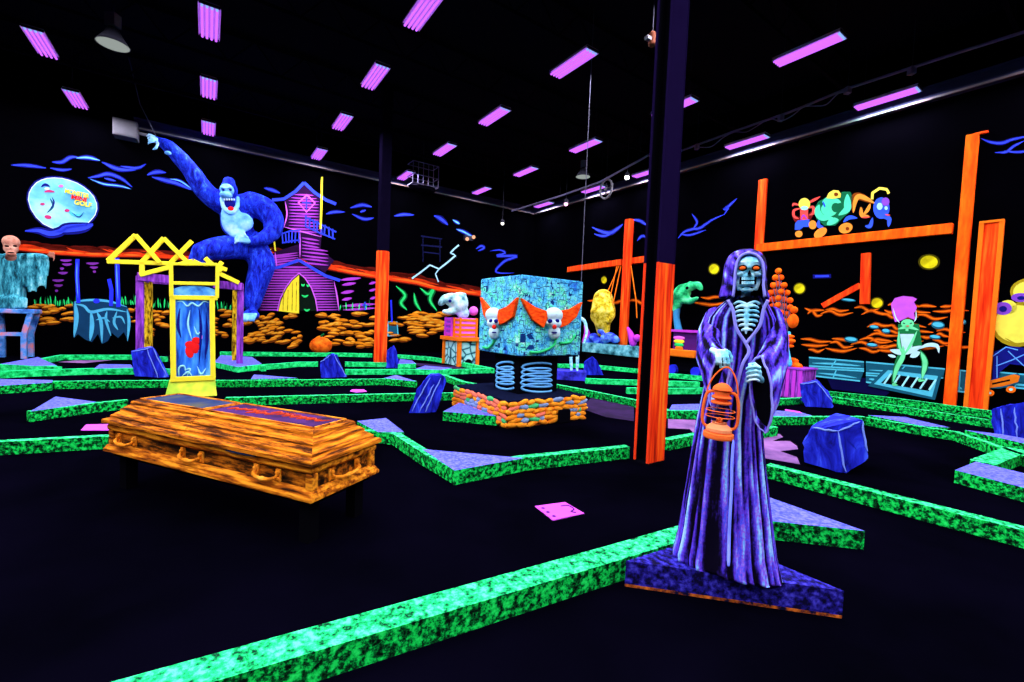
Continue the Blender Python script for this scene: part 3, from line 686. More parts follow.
# ================================================================ COFFIN ON ITS TRESTLE
CZ = .33
N0, L0, R0_ = G(311, 504, CZ), G(103, 451, CZ), G(377, 472, CZ)
e1 = (L0-N0); CL = e1.length; e1.normalize(); CW = (R0_-N0).length; e2 = ZZ.cross(e1)
if e2.dot(R0_-N0) < 0: e2 = -e2
crot = math.atan2(-e1.y, -e1.x)     # local +X = from head end (left) to foot end (near corner)
cbase = N0 + e1*CL/2 + e2*CW/2; cbase.z = 0
cof = empty('coffin', cbase, crot, 'closed orange wooden coffin with carved handles on dark table', 'coffin')
WOOD = ramp_mat('drybrushed orange wood', [(0.36, S(22, 10, 3)), (0.45, S(100, 48, 6)), (0.54, S(205, 112, 14)), (0.68, S(245, 160, 35))], scale=2.6, stretch=(1.0, 9, 16), detail=7, nrough=.72)
WOODL = ramp_mat('coffin moulding orange', [(0.34, S(50, 22, 5)), (0.46, S(170, 85, 10)), (0.6, S(245, 155, 32))], scale=4, stretch=(1, 5, 8), detail=5)
WOODX = ramp_mat('coffin end orange', [(0.36, S(45, 20, 4)), (0.45, S(150, 75, 8)), (0.56, S(225, 130, 20)), (0.68, S(250, 165, 40))], scale=2.6, stretch=(9, 1.4, 16), detail=6)
hl, hwd = CL/2, CW/2
def band(q, prof, mi=0, mx=None):
    """rectangular mouldings: prof = (inset, z) going up"""
    rs = []
    for i, z in prof: rs.append([Vector((sx*(hl-i), sy*(hwd-i), z)) for sx, sy in ((-1, -1), (1, -1), (1, 1), (-1, 1))])
    q.loft(rs, mi)
WOODB = ramp_mat('coffin body wood', [(0.40, S(14, 7, 2)), (0.49, S(70, 36, 5)), (0.57, S(170, 90, 12)), (0.70, S(240, 150, 32))], scale=2.2, stretch=(1.2, 6, 7), detail=7, nrough=.72)
q = MB(); band(q, [(.045, CZ+.05), (.05, CZ+.19)]); bd = q.build('body', [WOODB], cof, bevel=.004)
q = MB(); band(q, [(0, CZ), (0, CZ+.025), (.012, CZ+.04), (.012, CZ+.05), (.04, CZ+.075)]); q.build('bottom_moulding', WOODL, cof, bevel=.003)
q = MB(); band(q, [(.04, CZ+.175), (.02, CZ+.195), (.018, CZ+.225), (.03, CZ+.235)]); q.build('rim_moulding', WOODL, cof, bevel=.003)
for sx in (-1, 1):
    for sy in (-1, 1):
        q = MB(); q.box((sx*(hl-.055), sy*(hwd-.055), CZ+.125), (.06, .06, .12)); q.build('corner_post', WOODL, cof, bevel=.01)
# lid in two halves with stepped mouldings
zl = CZ+.238; seam = -.16
def lidhalf(x0, x1, nm, k0, k1):
    """k0/k1: whether the end at x0/x1 slopes"""
    prof = [(.02, zl), (-.008, zl+.012), (-.008, zl+.040), (.0, zl+.046), (.035, zl+.058), (.035, zl+.076), (.085, zl+.112), (.085, zl+.129), (.135, zl+.166), (.135, zl+.184), (.145, zl+.196), (.165, zl+.204)]
    q = MB(); rs = []
    for i, z in prof:
        a0 = x0+i if k0 else x0; a1 = x1-i if k1 else x1; y = hwd-i
        rs.append([Vector((a0, -y, z)), Vector((a1, -y, z)), Vector((a1, y, z)), Vector((a0, y, z))])
    q.loft(rs)
    for f_i in range(len(q.f)):      # end slopes carry grain across the coffin
        c_ = sum((q.v[i] for i in q.f[f_i]), Vector((0, 0, 0)))/4
        if len(q.f[f_i]) == 4 and abs(c_.y) < .02 and (abs(c_.x) > hl-.2): q.m[f_i] = 1
    return q.build(nm, [WOOD, WOODX], cof)
lid1 = lidhalf(-hl, seam-.004, 'head_lid', True, False); lid2 = lidhalf(seam+.004, hl, 'foot_lid', False, True)
PB = ramp_mat('lid panel blue', [(.3, S(18, 20, 40)), (.5, S(30, 48, 85)), (.7, S(80, 78, 50))], scale=2)
q = MB(); q.box(((-hl+.20+seam-.03)/2, 0, zl+.206), (hl+seam-.23, 2*(hwd-.20), .008)); lab(q.build('lid_panel', PB, lid1), 'slate blue lid panel')
PF = ramp_mat('lid panel violet', [(.4, S(35, 10, 48)), (.6, S(68, 28, 88))], scale=3)
fx0, fx1 = seam+.04, hl-.20
q = MB(); q.box(((fx0+fx1)/2, 0, zl+.206), (fx1-fx0, 2*(hwd-.20), .008)); lp = q.build('lid_panel', PF, lid2); lab(lp, 'dark violet lid panel with painted flames')
FLM = paint('flame stroke', S(190, 60, 25)); q = MB(); r = random.Random(3)
for k in range(11):
    x = fx0+.08+(fx1-fx0-.3)*k/10; y0 = r.uniform(-.08, .02)
    q.tube(spline([(x, y0, zl+.212), (x+.05, y0+.05, zl+.213), (x+.10, y0+.03+r.uniform(-.02, .02), zl+.213), (x+.17, y0+.09, zl+.212)], 4), [.004, .008, .010, .011, .011, .012, .011, .010, .009, .007, .006, .004, .002], 5)
q.build('flame_stroke', FLM, lid2)
for x0, x1, ld_ in ((-hl+.185, seam-.03, lid1), (fx0-.015, fx1+.015, lid2)):
    q = MB(); y = hwd-.185
    for A, B in (((x0, -y), (x1, -y)), ((x1, -y), (x1, y)), ((x1, y), (x0, y)), ((x0, y), (x0, -y))): q.bar((A[0], A[1], zl+.208), (B[0], B[1], zl+.208), .016, .016)
    q.build('panel_frame', WOODL, ld_)
q = MB(); q.tube(spline([(.35, -hwd+.012, CZ+.237), (.5, -hwd-.0, CZ+.238), (.66, -hwd+.012, CZ+.237)], 3), .008, 6); q.build('scraped_patch', PB, cof)
# swing-bar handles
HM = ramp_mat('handle orange', [(.3, S(120, 60, 10)), (.5, S(240, 140, 25)), (.7, S(255, 180, 60))], scale=9)
def handle(p, n, t, wd):
    """p on the face, n outwards, t along"""
    p, n, t = Vector(p), Vector(n), Vector(t); q = MB()
    for s in (-1, 1):
        c = p+t*s*wd/2; Rm = Matrix((t, n, ZZ)).transposed()
        q.box(c+n*.006, (.045, .012, .085), 0, R=Rm); q.ell(c+n*.016+ZZ*.02, (.018, .018, .018), n=8, k=6); q.ell(c+n*.014-ZZ*.025, (.014, .014, .014), n=8, k=6)
        q.tube([c+n*.016+ZZ*.01, c+n*.038-ZZ*.012], .010, 8)
    q.tube(spline([p-t*wd/2+n*.038-ZZ*.012, p-t*wd*.3+n*.050-ZZ*.026, p+n*.052-ZZ*.030, p+t*wd*.3+n*.050-ZZ*.026, p+t*wd/2+n*.038-ZZ*.012], 4), .013, 8)
    q.ell(p+n*.052-ZZ*.03, (.03 if abs(t.x) > .5 else .018, .018 if abs(t.x) > .5 else .03, .018), n=8, k=6)
    q.build('handle', HM, cof, smooth=False)
for sy in (-1, 1):
    for x in (-.93, -.08, .74): handle((x, sy*(hwd-.047), CZ+.125), (0, sy, 0), (1, 0, 0), .22)
for sx in (-1, 1): handle((sx*(hl-.047), 0, CZ+.125), (sx, 0, 0), (0, 1, 0), .26)
# dark table under it
TBL = paint('table black', (0.0018, 0.0017, 0.003, 1), spec=0, var=0)
tb = empty('coffin_table', cbase, crot, 'low black table hidden in the dark under the coffin', 'table')
q = MB(); q.box((0, 0, CZ-.022), (CL-.10, CW-.10, .04)); q.build('table_top', TBL, tb)
for sx in (-1, 1):
    for sy in (-1, 1): q = MB(); q.box((sx*(hl-.14), sy*(hwd-.12), (CZ-.042)/2), (.09, .09, CZ-.042)); q.build('leg', TBL, tb)

# ================================================================ CLOWN BOX ON SPRINGS
CB = MB(); BN, BD = 4.03, 5.6
def rpt(n, d, z): return room(n, d, z)
cb = empty('clown_box', room(3.65, 5.3), ROT_L, 'big teal cube with two clown skulls on a black spring pedestal and orange rubble base', 'game obstacle')
def lf(p): v = Vector(p)-cb.location; return Vector((v.dot(NN), v.dot(DR), v.z))
def circuit_mat():
    m, b = _new('circuit teal'); nt = m.node_tree; N = nt.nodes; L = nt.links
    tc = N.new('ShaderNodeTexCoord')
    no = N.new('ShaderNodeTexNoise'); no.inputs['Scale'].default_value = 5; no.inputs['Detail'].default_value = 5; no.inputs['Roughness'].default_value = .7; L.new(tc.outputs['Object'], no.inputs[0])
    cr = N.new('ShaderNodeValToRGB'); e = cr.color_ramp.elements; e[0].position = .32; e[0].color = S(45, 110, 215); e[1].position = .68; e[1].color = S(190, 255, 250)
    for p, c in ((.44, S(70, 185, 225)), (.53, S(120, 230, 240)), (.59, S(60, 225, 150))): q = e.new(p); q.color = c
    L.new(no.outputs['Fac'], cr.inputs[0])
    vs = []
    for sc_, th in ((5.5, .03), (12, .035)):
        v = N.new('ShaderNodeTexVoronoi'); v.feature = 'F2'; v.distance = 'CHEBYCHEV'; v.inputs['Scale'].default_value = sc_
        v1 = N.new('ShaderNodeTexVoronoi'); v1.feature = 'F1'; v1.distance = 'CHEBYCHEV'; v1.inputs['Scale'].default_value = sc_
        L.new(tc.outputs['Object'], v.inputs[0]); L.new(tc.outputs['Object'], v1.inputs[0])
        s = N.new('ShaderNodeMath'); s.operation = 'SUBTRACT'; L.new(v.outputs['Distance'], s.inputs[0]); L.new(v1.outputs['Distance'], s.inputs[1])
        c = N.new('ShaderNodeMath'); c.operation = 'GREATER_THAN'; c.inputs[1].default_value = th; L.new(s.outputs[0], c.inputs[0]); vs.append(c)
    mn = N.new('ShaderNodeMath'); mn.operation = 'MULTIPLY'; L.new(vs[0].outputs[0], mn.inputs[0]); L.new(vs[1].outputs[0], mn.inputs[1])
    mx = N.new('ShaderNodeMix'); mx.data_type = 'RGBA'; mx.inputs[6].default_value = S(10, 50, 110); L.new(mn.outputs[0], mx.inputs[0]); L.new(cr.outputs[0], mx.inputs[7])
    L.new(mx.outputs[2], b.inputs['Base Color']); return m
q = MB(); q.box((BN-3.65+.66, BD-5.3+.63, (1.05+2.33)/2), (1.32, 1.25, 1.28)); q.build('cube', circuit_mat(), cb, bevel=.02)
q = MB(); q.box((BN-3.65+.66, BD-5.3+.63, 1.04), (1.28, 1.21, .03)); q.build('cube_bottom', BLACK, cb)
q = MB(); q.box((.50+.41, .45+.36, (.42+1.03)/2), (.82, .72, .61)); q.build('pedestal', BLACK, cb)
SPR = paint('spring blue', S(110, 190, 255))
for plane, k, x0, x1, y0, y1, nm in ((DR, 5.75-.014, 521, 552, 362, 393, 'a'), (NN, 4.15-.014, 496, 514, 361, 390, 'b')):
    q = MB(); n = 5; hh = (y1-y0)/(n+1)
    pts = []
    for i in range(n*16+1):
        t = i/16; th = 2*PI*t; x = (x0+x1)/2+(x1-x0)/2*math.cos(th)*(.97+.03*math.sin(t)); y = y1-hh*.5-(t)*hh+hh*.55*math.sin(th)
        pts.append(lf(onplane(x, y, plane, k)))
    q.tube(pts, .019, 6); q.build('painted_spring', SPR, cb, smooth=True)
# clown skulls in relief
WING = ramp_mat('wing orange', [(.3, S(220, 40, 5)), (.5, S(255, 75, 12)), (.7, S(255, 110, 25))], scale=9, stretch=(1, 1, 3))
SKW = paint('clown skull white', S(205, 240, 240)); NOSE = paint('clown nose red', S(230, 40, 30)); PIPEG = paint('pipe green', S(50, 210, 120))
def clown(plane, k, nrm, cx, w, wings, green):
    f = lambda x, y, o=0: lf(onplane(x, y, plane, k-o))
    nl = Vector((nrm.dot(NN), nrm.dot(DR), 0))
    root = bpy.data.objects.new('clown_skull', None); COL.objects.link(root); root.parent = cb; u = (f(cx+1, 318)-f(cx, 318)).length
    R = Matrix((Vector((-nl.y, nl.x, 0)), -nl, ZZ)).transposed()
    q = MB(); q.ell(f(cx, 315, .02), (8.4*u*w, .12, .13), R=R); q.ell(f(cx+.3, 323, .04), (7*u*w, .10, .095), R=R); q.ell(f(cx+.8, 332.5, .03), (5.2*u*w, .09, .12), R=R)
    for s in (-1, 1): q.ell(f(cx+s*4.5*w, 323, .07), (2.4*u*w, .05, .035), R=R)
    fuse(q, 'skull', SKW, root, .012, 2)
    for s in (-1, 1): q = MB(); q.ell(f(cx+s*3.5*w, 321, .115), (2.1*u*w, .03, .034), R=R); q.build('eye_socket', BLUED, root, smooth=True)
    q = MB(); q.ell(f(cx+1*w, 327, .145), (.038, .038, .038)); q.build('nose', NOSE, root, smooth=True)
    q = MB(); q.box(f(cx+.8*w, 332.5, .115), (4.6*u*w, .02, .022), R=R); q.build('mouth', BLUED, root)
    for pts in wings:
        c = [sum(p[0] for p in pts)/len(pts), sum(p[1] for p in pts)/len(pts)]
        q = MB(); q.slab([f(x, y, .06) for x, y in pts], -nl*.06); q.build('hair_tuft', WING, root, bevel=.01)
    for pts in green: q = MB(); q.tube(spline([f(x, y, .02) for x, y in pts], 5), .022, 8); q.build('green_pipe', PIPEG, root, smooth=True)
clown(DR, 5.6, -DR, 553.5, 1.0, [[(522, 298), (525, 305), (533, 320), (544, 328), (548, 318), (547, 311), (536, 307)], [(583, 302), (577, 317), (568, 325), (560, 328), (559, 318), (560, 311), (571, 309)]],
      [[(556, 338), (553, 346), (540, 352), (530, 352)], [(575, 335), (570, 342), (560, 343)]])
clown(NN, 4.03, -NN, 493.5, .72, [[(479.5, 297), (483, 315), (489, 324), (491, 316), (490, 310)], [(516.5, 297), (512, 317), (504, 323), (498, 325), (497, 316), (498, 310), (507, 306)]],
      [[(494, 336), (493, 343), (488, 348), (483, 347)]])
# rubble base
q = MB(); q.box((.775, .85, .20), (1.53, 1.68, .40)); base = q.build('rubble_base', paint('base dark', S(120, 50, 12)), cb)
q = MB(); q.box((.775, .85, .41), (1.56, 1.71, .02)); q.build('base_top', paint('base top navy', (0.004, 0.006, 0.02, 1), spec=0), cb)
RUB = [ramp_mat('rubble orange', [(.35, S(230, 110, 15)), (.55, S(255, 160, 35))], scale=9), paint('rubble grey blue', S(130, 155, 190)), paint('rubble green', S(70, 190, 110)), paint('rubble pink', S(255, 120, 90))]
r = random.Random(11)
def rubble(fn, w, nx, pink):
    q = MB(); rows_ = 6
    for j in range(rows_):
        x = r.uniform(-.05, .02)
        while x < w-.03:
            L = r.uniform(.10, .26); z = .045+j*.064+r.uniform(-.012, .012); cx = min(x+L/2, w-.05)
            mi = r.choices((0, 1, 2, 3), (9, 2.2, .8, 6 if pink else .3))[0]
            c = fn(cx, z); q.ell(c, (L*.60, .026, .044) if nx else (.026, L*.60, .044), mi, 8, 6, R=Matrix.Rotation(r.uniform(-.3, .3), 3, 'Y' if nx else 'X')); x += L*.92
    q.build('rubble_relief', RUB, cb, smooth=True)
rubble(lambda x, z: Vector((x+.02, .0, z)), 1.53, True, False); rubble(lambda x, z: Vector((.0, x+.02, z)), 1.68, False, True)
q = MB(); q.box((1.08, -.02, .11), (.22, .10, .20)); q.build('cup_hole', BLACK, cb)

# ================================================================ figures from overlapping volumes
def vol(a, spec):
    q = MB()
    for it in spec:
        if it[0] == 'e':
            _, x, y, o, rx, ry, rz = it[:7]; s = (a(x+1, y, o)-a(x, y, o)).length; rot = Matrix.Rotation(it[7], 3, 'Y') if len(it) > 7 else None
            q.ell(a(x, y, o), (rx*s, ry*s, rz*s), R=rot)
        else:
            _, pts, rs = it; P = [a(*p) for p in pts]; s = (a(pts[0][0]+1, pts[0][1], pts[0][2])-a(*pts[0])).length
            PP = spline(P, 5); n = len(rs); RR = []
            for i in range(len(PP)):
                t = i/(len(PP)-1)*(n-1) if n > 1 else 0; k = min(int(t), n-2) if n > 1 else 0
                RR.append((rs[k]+(rs[min(k+1, n-1)]-rs[k])*(t-k))*s)
            q.tube(PP, RR, 10); q.ell(PP[0], RR[0]*.98, n=10, k=7); q.ell(PP[-1], RR[-1]*.98, n=10, k=7)
    return q
def wallanchor(x, y, wall, off):
    p = onwall(x, y, wall, off); p.z = 0; return Anchor(p, wall)
# --- gorilla
GA = wallanchor(240, 260, 'L', .95); go = at('gorilla_statue', GA, 'huge blue gorilla statue with one arm raised to the ceiling ledge', 'statue')
FUR = ramp_mat('gorilla fur blue', [(0.36, S(6, 8, 60)), (0.46, S(18, 28, 160)), (0.57, S(34, 66, 230)), (0.72, S(100, 175, 255))], scale=1.9, stretch=(3, 3, 1.0), detail=9, nrough=.82, distort=.8, bump=1.0)
GSK = ramp_mat('gorilla skin pale', [(0.32, S(50, 110, 210)), (0.5, S(120, 195, 250)), (0.7, S(200, 240, 255))], scale=1.6, detail=5)
g = vol(GA, [('e', 237, 222, .05, 17, 13, 21), ('e', 247, 206, .15, 20, 13, 13), ('e', 250, 242, .1, 18, 13, 14), ('e', 229, 190, -.25, 9, 9, 11), ('e', 229, 182, -.2, 6.5, 7, 6),
             ('t', [(240, 208, .1), (222, 204, .0), (205, 191, -.1), (192, 172, -.1)], [13, 12, 10.5, 9]), ('t', [(192, 172, -.1), (180, 158, -.1), (168, 146, -.1), (157, 140, -.1)], [9.5, 9, 7.5, 4.5]),
             ('t', [(252, 204, .1), (264, 209, 0), (273, 220, -.15), (273, 231, -.3)], [14, 14, 12, 9.5]), ('t', [(273, 232, -.3), (265, 238, -.5), (254, 241, -.6), (247, 241, -.65)], [9, 8, 6, 4.5]),
             ('t', [(254, 248, 0), (235, 247, -.3), (215, 249, -.55), (202, 252, -.65)], [14, 13.5, 12, 10]), ('t', [(202, 252, -.65), (197, 262, -.6), (200, 278, -.45), (206, 292, -.35)], [10, 9, 7, 5]),
             ('t', [(255, 250, 0), (262, 264, -.2), (257, 284, -.25), (252, 304, -.25)], [15, 14, 11.5, 9]), ('e', 251, 315, -.4, 9, 11, 6.5)])
fuse(g, 'fur_body', FUR, go, .05, 3)
g = vol(GA, [('e', 231, 218, -.48, 10.5, 6, 20), ('e', 243, 222, -.44, 11, 5, 11, .5), ('e', 238, 235, -.50, 9, 5, 6)]); lab(fuse(g, 'chest', GSK, go, .045, 2), 'pale bare chest')
g = vol(GA, [('e', 227, 190, -.48, 7.5, 5, 7.5), ('e', 226, 195, -.62, 7, 6, 4), ('e', 222, 187.5, -.66, 2.5, 2, 1.6), ('e', 230, 187.5, -.66, 2.5, 2, 1.6), ('t', [(222, 199, -.5), (224, 208, -.6), (231, 213, -.65), (237, 207, -.6), (238, 198, -.5)], [2.6, 2.6, 3, 2.6, 2.4])])
fc = fuse(g, 'face', GSK, go, .035, 2)
for x in (223.5, 230.5): q = vol(GA, [('e', x, 189.8, -.68, 1.5, 1.2, 1.2)]); q.build('eye', BLUED, fc, smooth=True)
q = vol(GA, [('e', 230, 204.5, -.56, 6, 3, 5.5)]); q.build('mouth_hollow', BLUED, fc, smooth=True)
q = vol(GA, [('e', 231, 209, -.66, 3.2, 2.5, 2.8)]); q.build('tongue', RED, fc, smooth=True)
for k in range(5): q = vol(GA, [('e', 224.5+k*2.4, 199.5, -.68, .9, .8, 1.3)]); q.build('tooth', WHITE, fc, smooth=True)
g = vol(GA, [('e', 155.5, 140, -.15, 4.5, 4, 3.8)]+[('t', [(154, 138+k*1.5-1.5, -.1-.1*k), (149.5, 136.5+k*2.6-2, -.15-.1*k), (147+k*.5, 138+k*2.6-2, -.15-.1*k)], [1.7, 1.5, 1.0]) for k in range(4)]+[('t', [(158, 143, -.2), (156, 148, -.3), (153, 149.5, -.3)], [1.8, 1.5, 1.1])])
lab(fuse(g, 'hand', GSK, go, .03, 1), 'pale raised hand')
g = vol(GA, [('e', 246, 241, -.85, 5, 3.5, 3.5)]+[('t', [(244, 239+k*1.6-2, -.9), (238, 238+k*1.8-2, -1.0), (235, 240+k*1.8-2, -.95)], [1.5, 1.4, 1.0]) for k in range(4)]+[('t', [(248, 238, -.9), (244, 234, -.95)], [1.5, 1.1])])
lab(fuse(g, 'hand', GSK, go, .03, 1), 'pale hand resting at the waist')
g = vol(GA, [('t', [(244+k*4, 314, -.7), (242+k*4, 319, -.95), (242+k*4, 322, -.9)], [1.8, 1.5, 1.0]) for k in range(4)]); fuse(g, 'toes', GSK, go, .035, 1)
g = vol(GA, [('e', 168, 153, -.45, 3.5, 2, 2.5)]); g.build('elbow_patch', GSK, go, smooth=True)
# --- zombie standing on the small table
ZA = wallanchor(14, 300, 'L', .9); zt = ZA
TB = ramp_mat('small table blue', [(.35, S(30, 70, 150)), (.5, S(80, 150, 225)), (.7, S(255, 120, 60))], scale=3, detail=4)
tbl = at('side_table', ZA, 'small blue table with red rubbed edges under the tattered zombie', 'table')
zt_top = ZA(14, 309).z
q = MB(); x0, x1 = ZA(-12, 309).x, ZA(35, 309).x; q.box(((x0+x1)/2, .30, zt_top-.06), (x1-x0, .75, .12)); q.build('table_top', TB, tbl, bevel=.02)
for sx, xt, xb in ((0, -8, -6), (1, 31, 24)):
    for oy in (0, .6):
        q = MB(); A = ZA(xt, 312, 0); B = ZA(xb, 335, 0); A.y = B.y = oy; q.bar(A, B, .11); C_ = Vector((B.x+.0, oy, 0)); q.bar(B+ZZ*.03, C_, .11); q.build('leg', TB, tbl)
q = MB(); z = ZA(10, 334).z; q.box((ZA(9, 334).x, 0, z), (ZA(26, 334).x-ZA(-8, 334).x, .09, .10)); q.build('stretcher', TB, tbl)
zo = empty('zombie_statue', ZA.base+ZZ*zt_top, ZA.rot, 'bald zombie figure in tattered teal robe standing on the small blue table', 'statue')
class Sub:
    def __init__(s, a, dz): s.a = a; s.dz = dz
    def __call__(s, x, y, o=0.0): return s.a(x, y, o)-Vector((0, 0, s.dz))
ZB = Sub(ZA, zt_top)
TAT = ramp_mat('tattered teal cloth', [(0.36, S(5, 30, 40)), (0.46, S(35, 115, 130)), (0.56, S(85, 190, 200)), (0.70, S(180, 245, 245))], scale=2.2, stretch=(3, 3, .7), detail=7, nrough=.75)
r = random.Random(5)
sp = [('e', 12, 262, .3, 17, 9, 9), ('t', [(12, 262, .3), (12, 285, .3), (12, 304, .3)], [14, 14.5, 15]), ('t', [(22, 258, .25), (36, 257, .15), (46, 257, .1)], [7, 6, 4]), ('t', [(0, 258, .3), (-8, 270, .2), (-14, 290, .1)], [7, 7, 5])]
for k in range(9):
    x = 24+k*2.9; L = r.uniform(18, 42)*(1-.25*abs(k-5)/5); sp.append(('t', [(x, 262, .15), (x+r.uniform(-1.5, 1.5), 262+L*.5, .1), (x+r.uniform(-2, 2), 262+L, .1)], [3.2, 2.3, .8]))
for k in range(10): x = -2+k*3.1; sp.append(('t', [(x, 298, -.0), (x+r.uniform(-1, 1), 308.2, -.0)], [2.6, 1.8]))
fuse(vol(ZB, sp), 'tattered_robe', TAT, zo, .05, 1)
FLESH = ramp_mat('zombie flesh', [(.35, S(90, 45, 35)), (.5, S(190, 120, 95)), (.7, S(235, 180, 150))], scale=3)
hd = fuse(vol(ZB, [('e', 11, 242, -.1, 9.8, 9, 9.8), ('e', 11, 249, -.12, 8.4, 7.5, 6.5), ('e', 11, 254, -.2, 6, 5, 4), ('e', 7.0, 243.8, -.42, 2.8, 1.5, 1.0), ('e', 15.0, 243.8, -.42, 2.8, 1.5, 1.0), ('t', [(11, 256, .1), (11, 262, .2)], [6, 7])]), 'head', FLESH, zo, .035, 2)
for x in (6.8, 15.2): q = vol(ZB, [('e', x, 246.0, -.42, 2.4, 1.2, 1.5)]); q.build('eye', BLACK, hd, smooth=True)
q = vol(ZB, [('e', 11, 252.6, -.42, 3.8, 1, 1.0)]); q.build('mouth', BLACK, hd, smooth=True)
q = vol(ZB, [('e', 11.2, 248.3, -.36, 1.1, 1, 1.4)]); q.build('nose', FLESH, hd, smooth=True)
g = vol(ZB, [('e', 49, 256, .1, 3, 2, 2.2)]+[('t', [(50, 255+k*1.1-1.5, .05), (54, 253.5+k*1.7-1, .0), (54.5-k*.4, 257+k*1.7-1, .0)], [1, .9, .6]) for k in range(4)]+[('t', [(48, 255, .05), (50, 251.5, .0)], [1, .7])]); lab(fuse(g, 'hand', FLESH, zo, .02, 1), 'outstretched bony hand')

# ================================================================ YELLOW CLOCK AND VIOLET ARBOUR
CA = Anchor(G(190, 397), 'L'); ck = at('grandfather_clock', CA, 'tall yellow framed clock cabinet with blue painted door and red splash', 'clock')
def pslab(a, pts, off, th, nm, mat, par, bevel=0.0):
    q = MB(); q.slab([a(x, y, off) for x, y in pts], (0, th, 0)); return q.build(nm, mat, par, bevel=bevel)
YB = ramp_mat('clock base yellow green', [(.35, S(120, 210, 60)), (.5, S(235, 245, 70)), (.7, S(255, 250, 110))], scale=1.6, detail=3)
q = MB(); b0, b1, t0, t1 = CA(164.5, 396).x, CA(217, 396).x, CA(169.5, 379).x, CA(215, 379).x; zt_ = CA(190, 379).z
q.loft([[Vector((b0, -.06, 0)), Vector((b1, -.06, 0)), Vector((b1, .62, 0)), Vector((b0, .62, 0))], [Vector((t0, .0, zt_)), Vector((t1, .0, zt_)), Vector((t1, .55, zt_)), Vector((t0, .55, zt_))]]); q.build('flared_base', YB, ck, bevel=.015)
q = MB(); x0, x1 = CA(171, 340).x, CA(214.5, 340).x; z1 = CA(190, 264).z; q.box(((x0+x1)/2, .29, (zt_+z1)/2), (x1-x0-.06, .48, z1-zt_-.02)); q.build('case', BLUED, ck)
def rail(x0, y0, x1, y1, w, off=0.0, nm='frame_rail', mat=YEL):
    q = MB(); A, B = CA(x0, y0, off), CA(x1, y1, off); q.bar(A, B, w, .07, up=(0, 1, 0)); return q.build(nm, mat, ck, bevel=.008)
rail(170.5, 379.5, 215.5, 377.5, .09); rail(173.5, 378, 172.5, 296, .08); rail(213, 378, 212, 296, .08); rail(170, 297.5, 217.5, 298, .08); rail(170, 283, 217.5, 284, .06); rail(171.5, 297, 171, 264, .06); rail(217, 298, 217.5, 264.5, .06); rail(171, 264, 217.5, 264.5, .05)
pslab(CA, [(173, 281.5), (216, 282.5), (216, 266), (173, 266)], .02, .05, 'glass_window', BLACK, ck)
pslab(CA, [(173, 296), (216, 296), (216, 290), (208, 287), (194, 285.5), (180, 286.5), (173, 289)], -.01, .05, 'arched_panel', ramp_mat('arch blue', [(.35, S(30, 80, 160)), (.5, S(70, 150, 220)), (.7, S(130, 210, 250))], scale=3), ck)
DOORM = ramp_mat('clock door blue', [(.33, S(15, 35, 120)), (.47, S(40, 110, 225)), (.58, S(70, 160, 255)), (.72, S(130, 210, 255))], scale=2.0, stretch=(3, 3, .5), detail=4)
dr_ = pslab(CA, [(175.5, 377), (211, 376.5), (210, 298.5), (174.5, 298.5)], .0, .05, 'door', DOORM, ck)
def dstroke(pts, rpx, mat, nm='painted_stroke', off=-.008):
    q = MB(); P = spline([CA(x, y, off) for x, y in pts], 5); s = CA(190, 340).x-CA(189, 340).x
    q.tube(P, [max(.15, math.sin(PI*(i+.5)/len(P)))*rpx*s for i in range(len(P))], 6, flat=1); o = q.build(nm, mat, dr_); return o
q = vol(CA, [('e', 192.5, 346, -.0, 8, .6, 5.5, .5), ('e', 189.5, 352, .0, 4.2, .6, 7.5, -.2), ('e', 196.5, 341, .0, 5, .6, 4.5, .8), ('e', 194, 349, 0, 4, .6, 6, -.5)]); lab(q.build('red_splash', RED, dr_, smooth=True), 'red splash')
q = vol(CA, [('e', 181.5, 348, .02, 4, .6, 6)]); lab(q.build('pink_splash', PINK, dr_, smooth=True), 'pink haze')
for pts in ([(176, 302), (182, 301.5), (187, 306), (192, 303), (198, 306), (204, 301.5), (209, 303)], [(179, 378-.8), (179, 368), (184, 366), (186, 372)], [(182, 376), (188, 372), (192, 376)], [(184, 370), (190, 369), (187, 376)], [(197, 366), (201, 374), (206, 368)], [(194, 326), (197, 334), (201, 331)], [(190, 310), (188, 325), (192, 340)]): dstroke(pts, 1.1, TEALL)
for pts in ([(199, 308), (201, 330), (199, 365)], [(180, 308), (178, 325), (181, 338)], [(206, 312), (207, 340), (205, 360)]): dstroke(pts, 1.5, BLUED)
dstroke([(199, 331), (201.5, 336), (200.5, 343)], .9, PINK)

PA = Anchor(G(139.6, 371), 'L'); ar = at('arbour', PA, 'violet post arbour with broken yellow roof slats behind the clock', 'arbour')
PW = ramp_mat('arbour violet', [(.35, S(70, 25, 100)), (.5, S(130, 55, 175)), (.7, S(185, 90, 225))], scale=3, stretch=(4, 4, .6))
def pbar(x0, y0, o0, x1, y1, o1, w, mat, nm, floor=False, par=None):
    A, B = PA(x0, y0, o0), PA(x1, y1, o1)
    if floor: B = Vector((A.x, A.y, 0))
    q = MB(); q.bar(A, B, w, w, up=(0, 1, 0)); return q.build(nm, mat, par or ar, bevel=.01)
pbar(140, 276, 0, 140, 372, 0, .15, PW, 'post', True); pbar(240.5, 284, 0, 240, 370, 0, .15, PW, 'post', True)
pbar(137.5, 276.5, -.02, 243, 287, -.02, .20, PW, 'beam')
pbar(148, 282, 1.2, 148, 350, 1.2, .19, DYEL, 'post', True); pbar(235.5, 286, .9, 235, 350, .9, .14, DYEL, 'post', True)
pbar(140, 277, .06, 240.5, 287, .06, .16, PW, 'beam'); pbar(146, 281, 1.2, 236, 287, .9, .12, PW, 'beam')
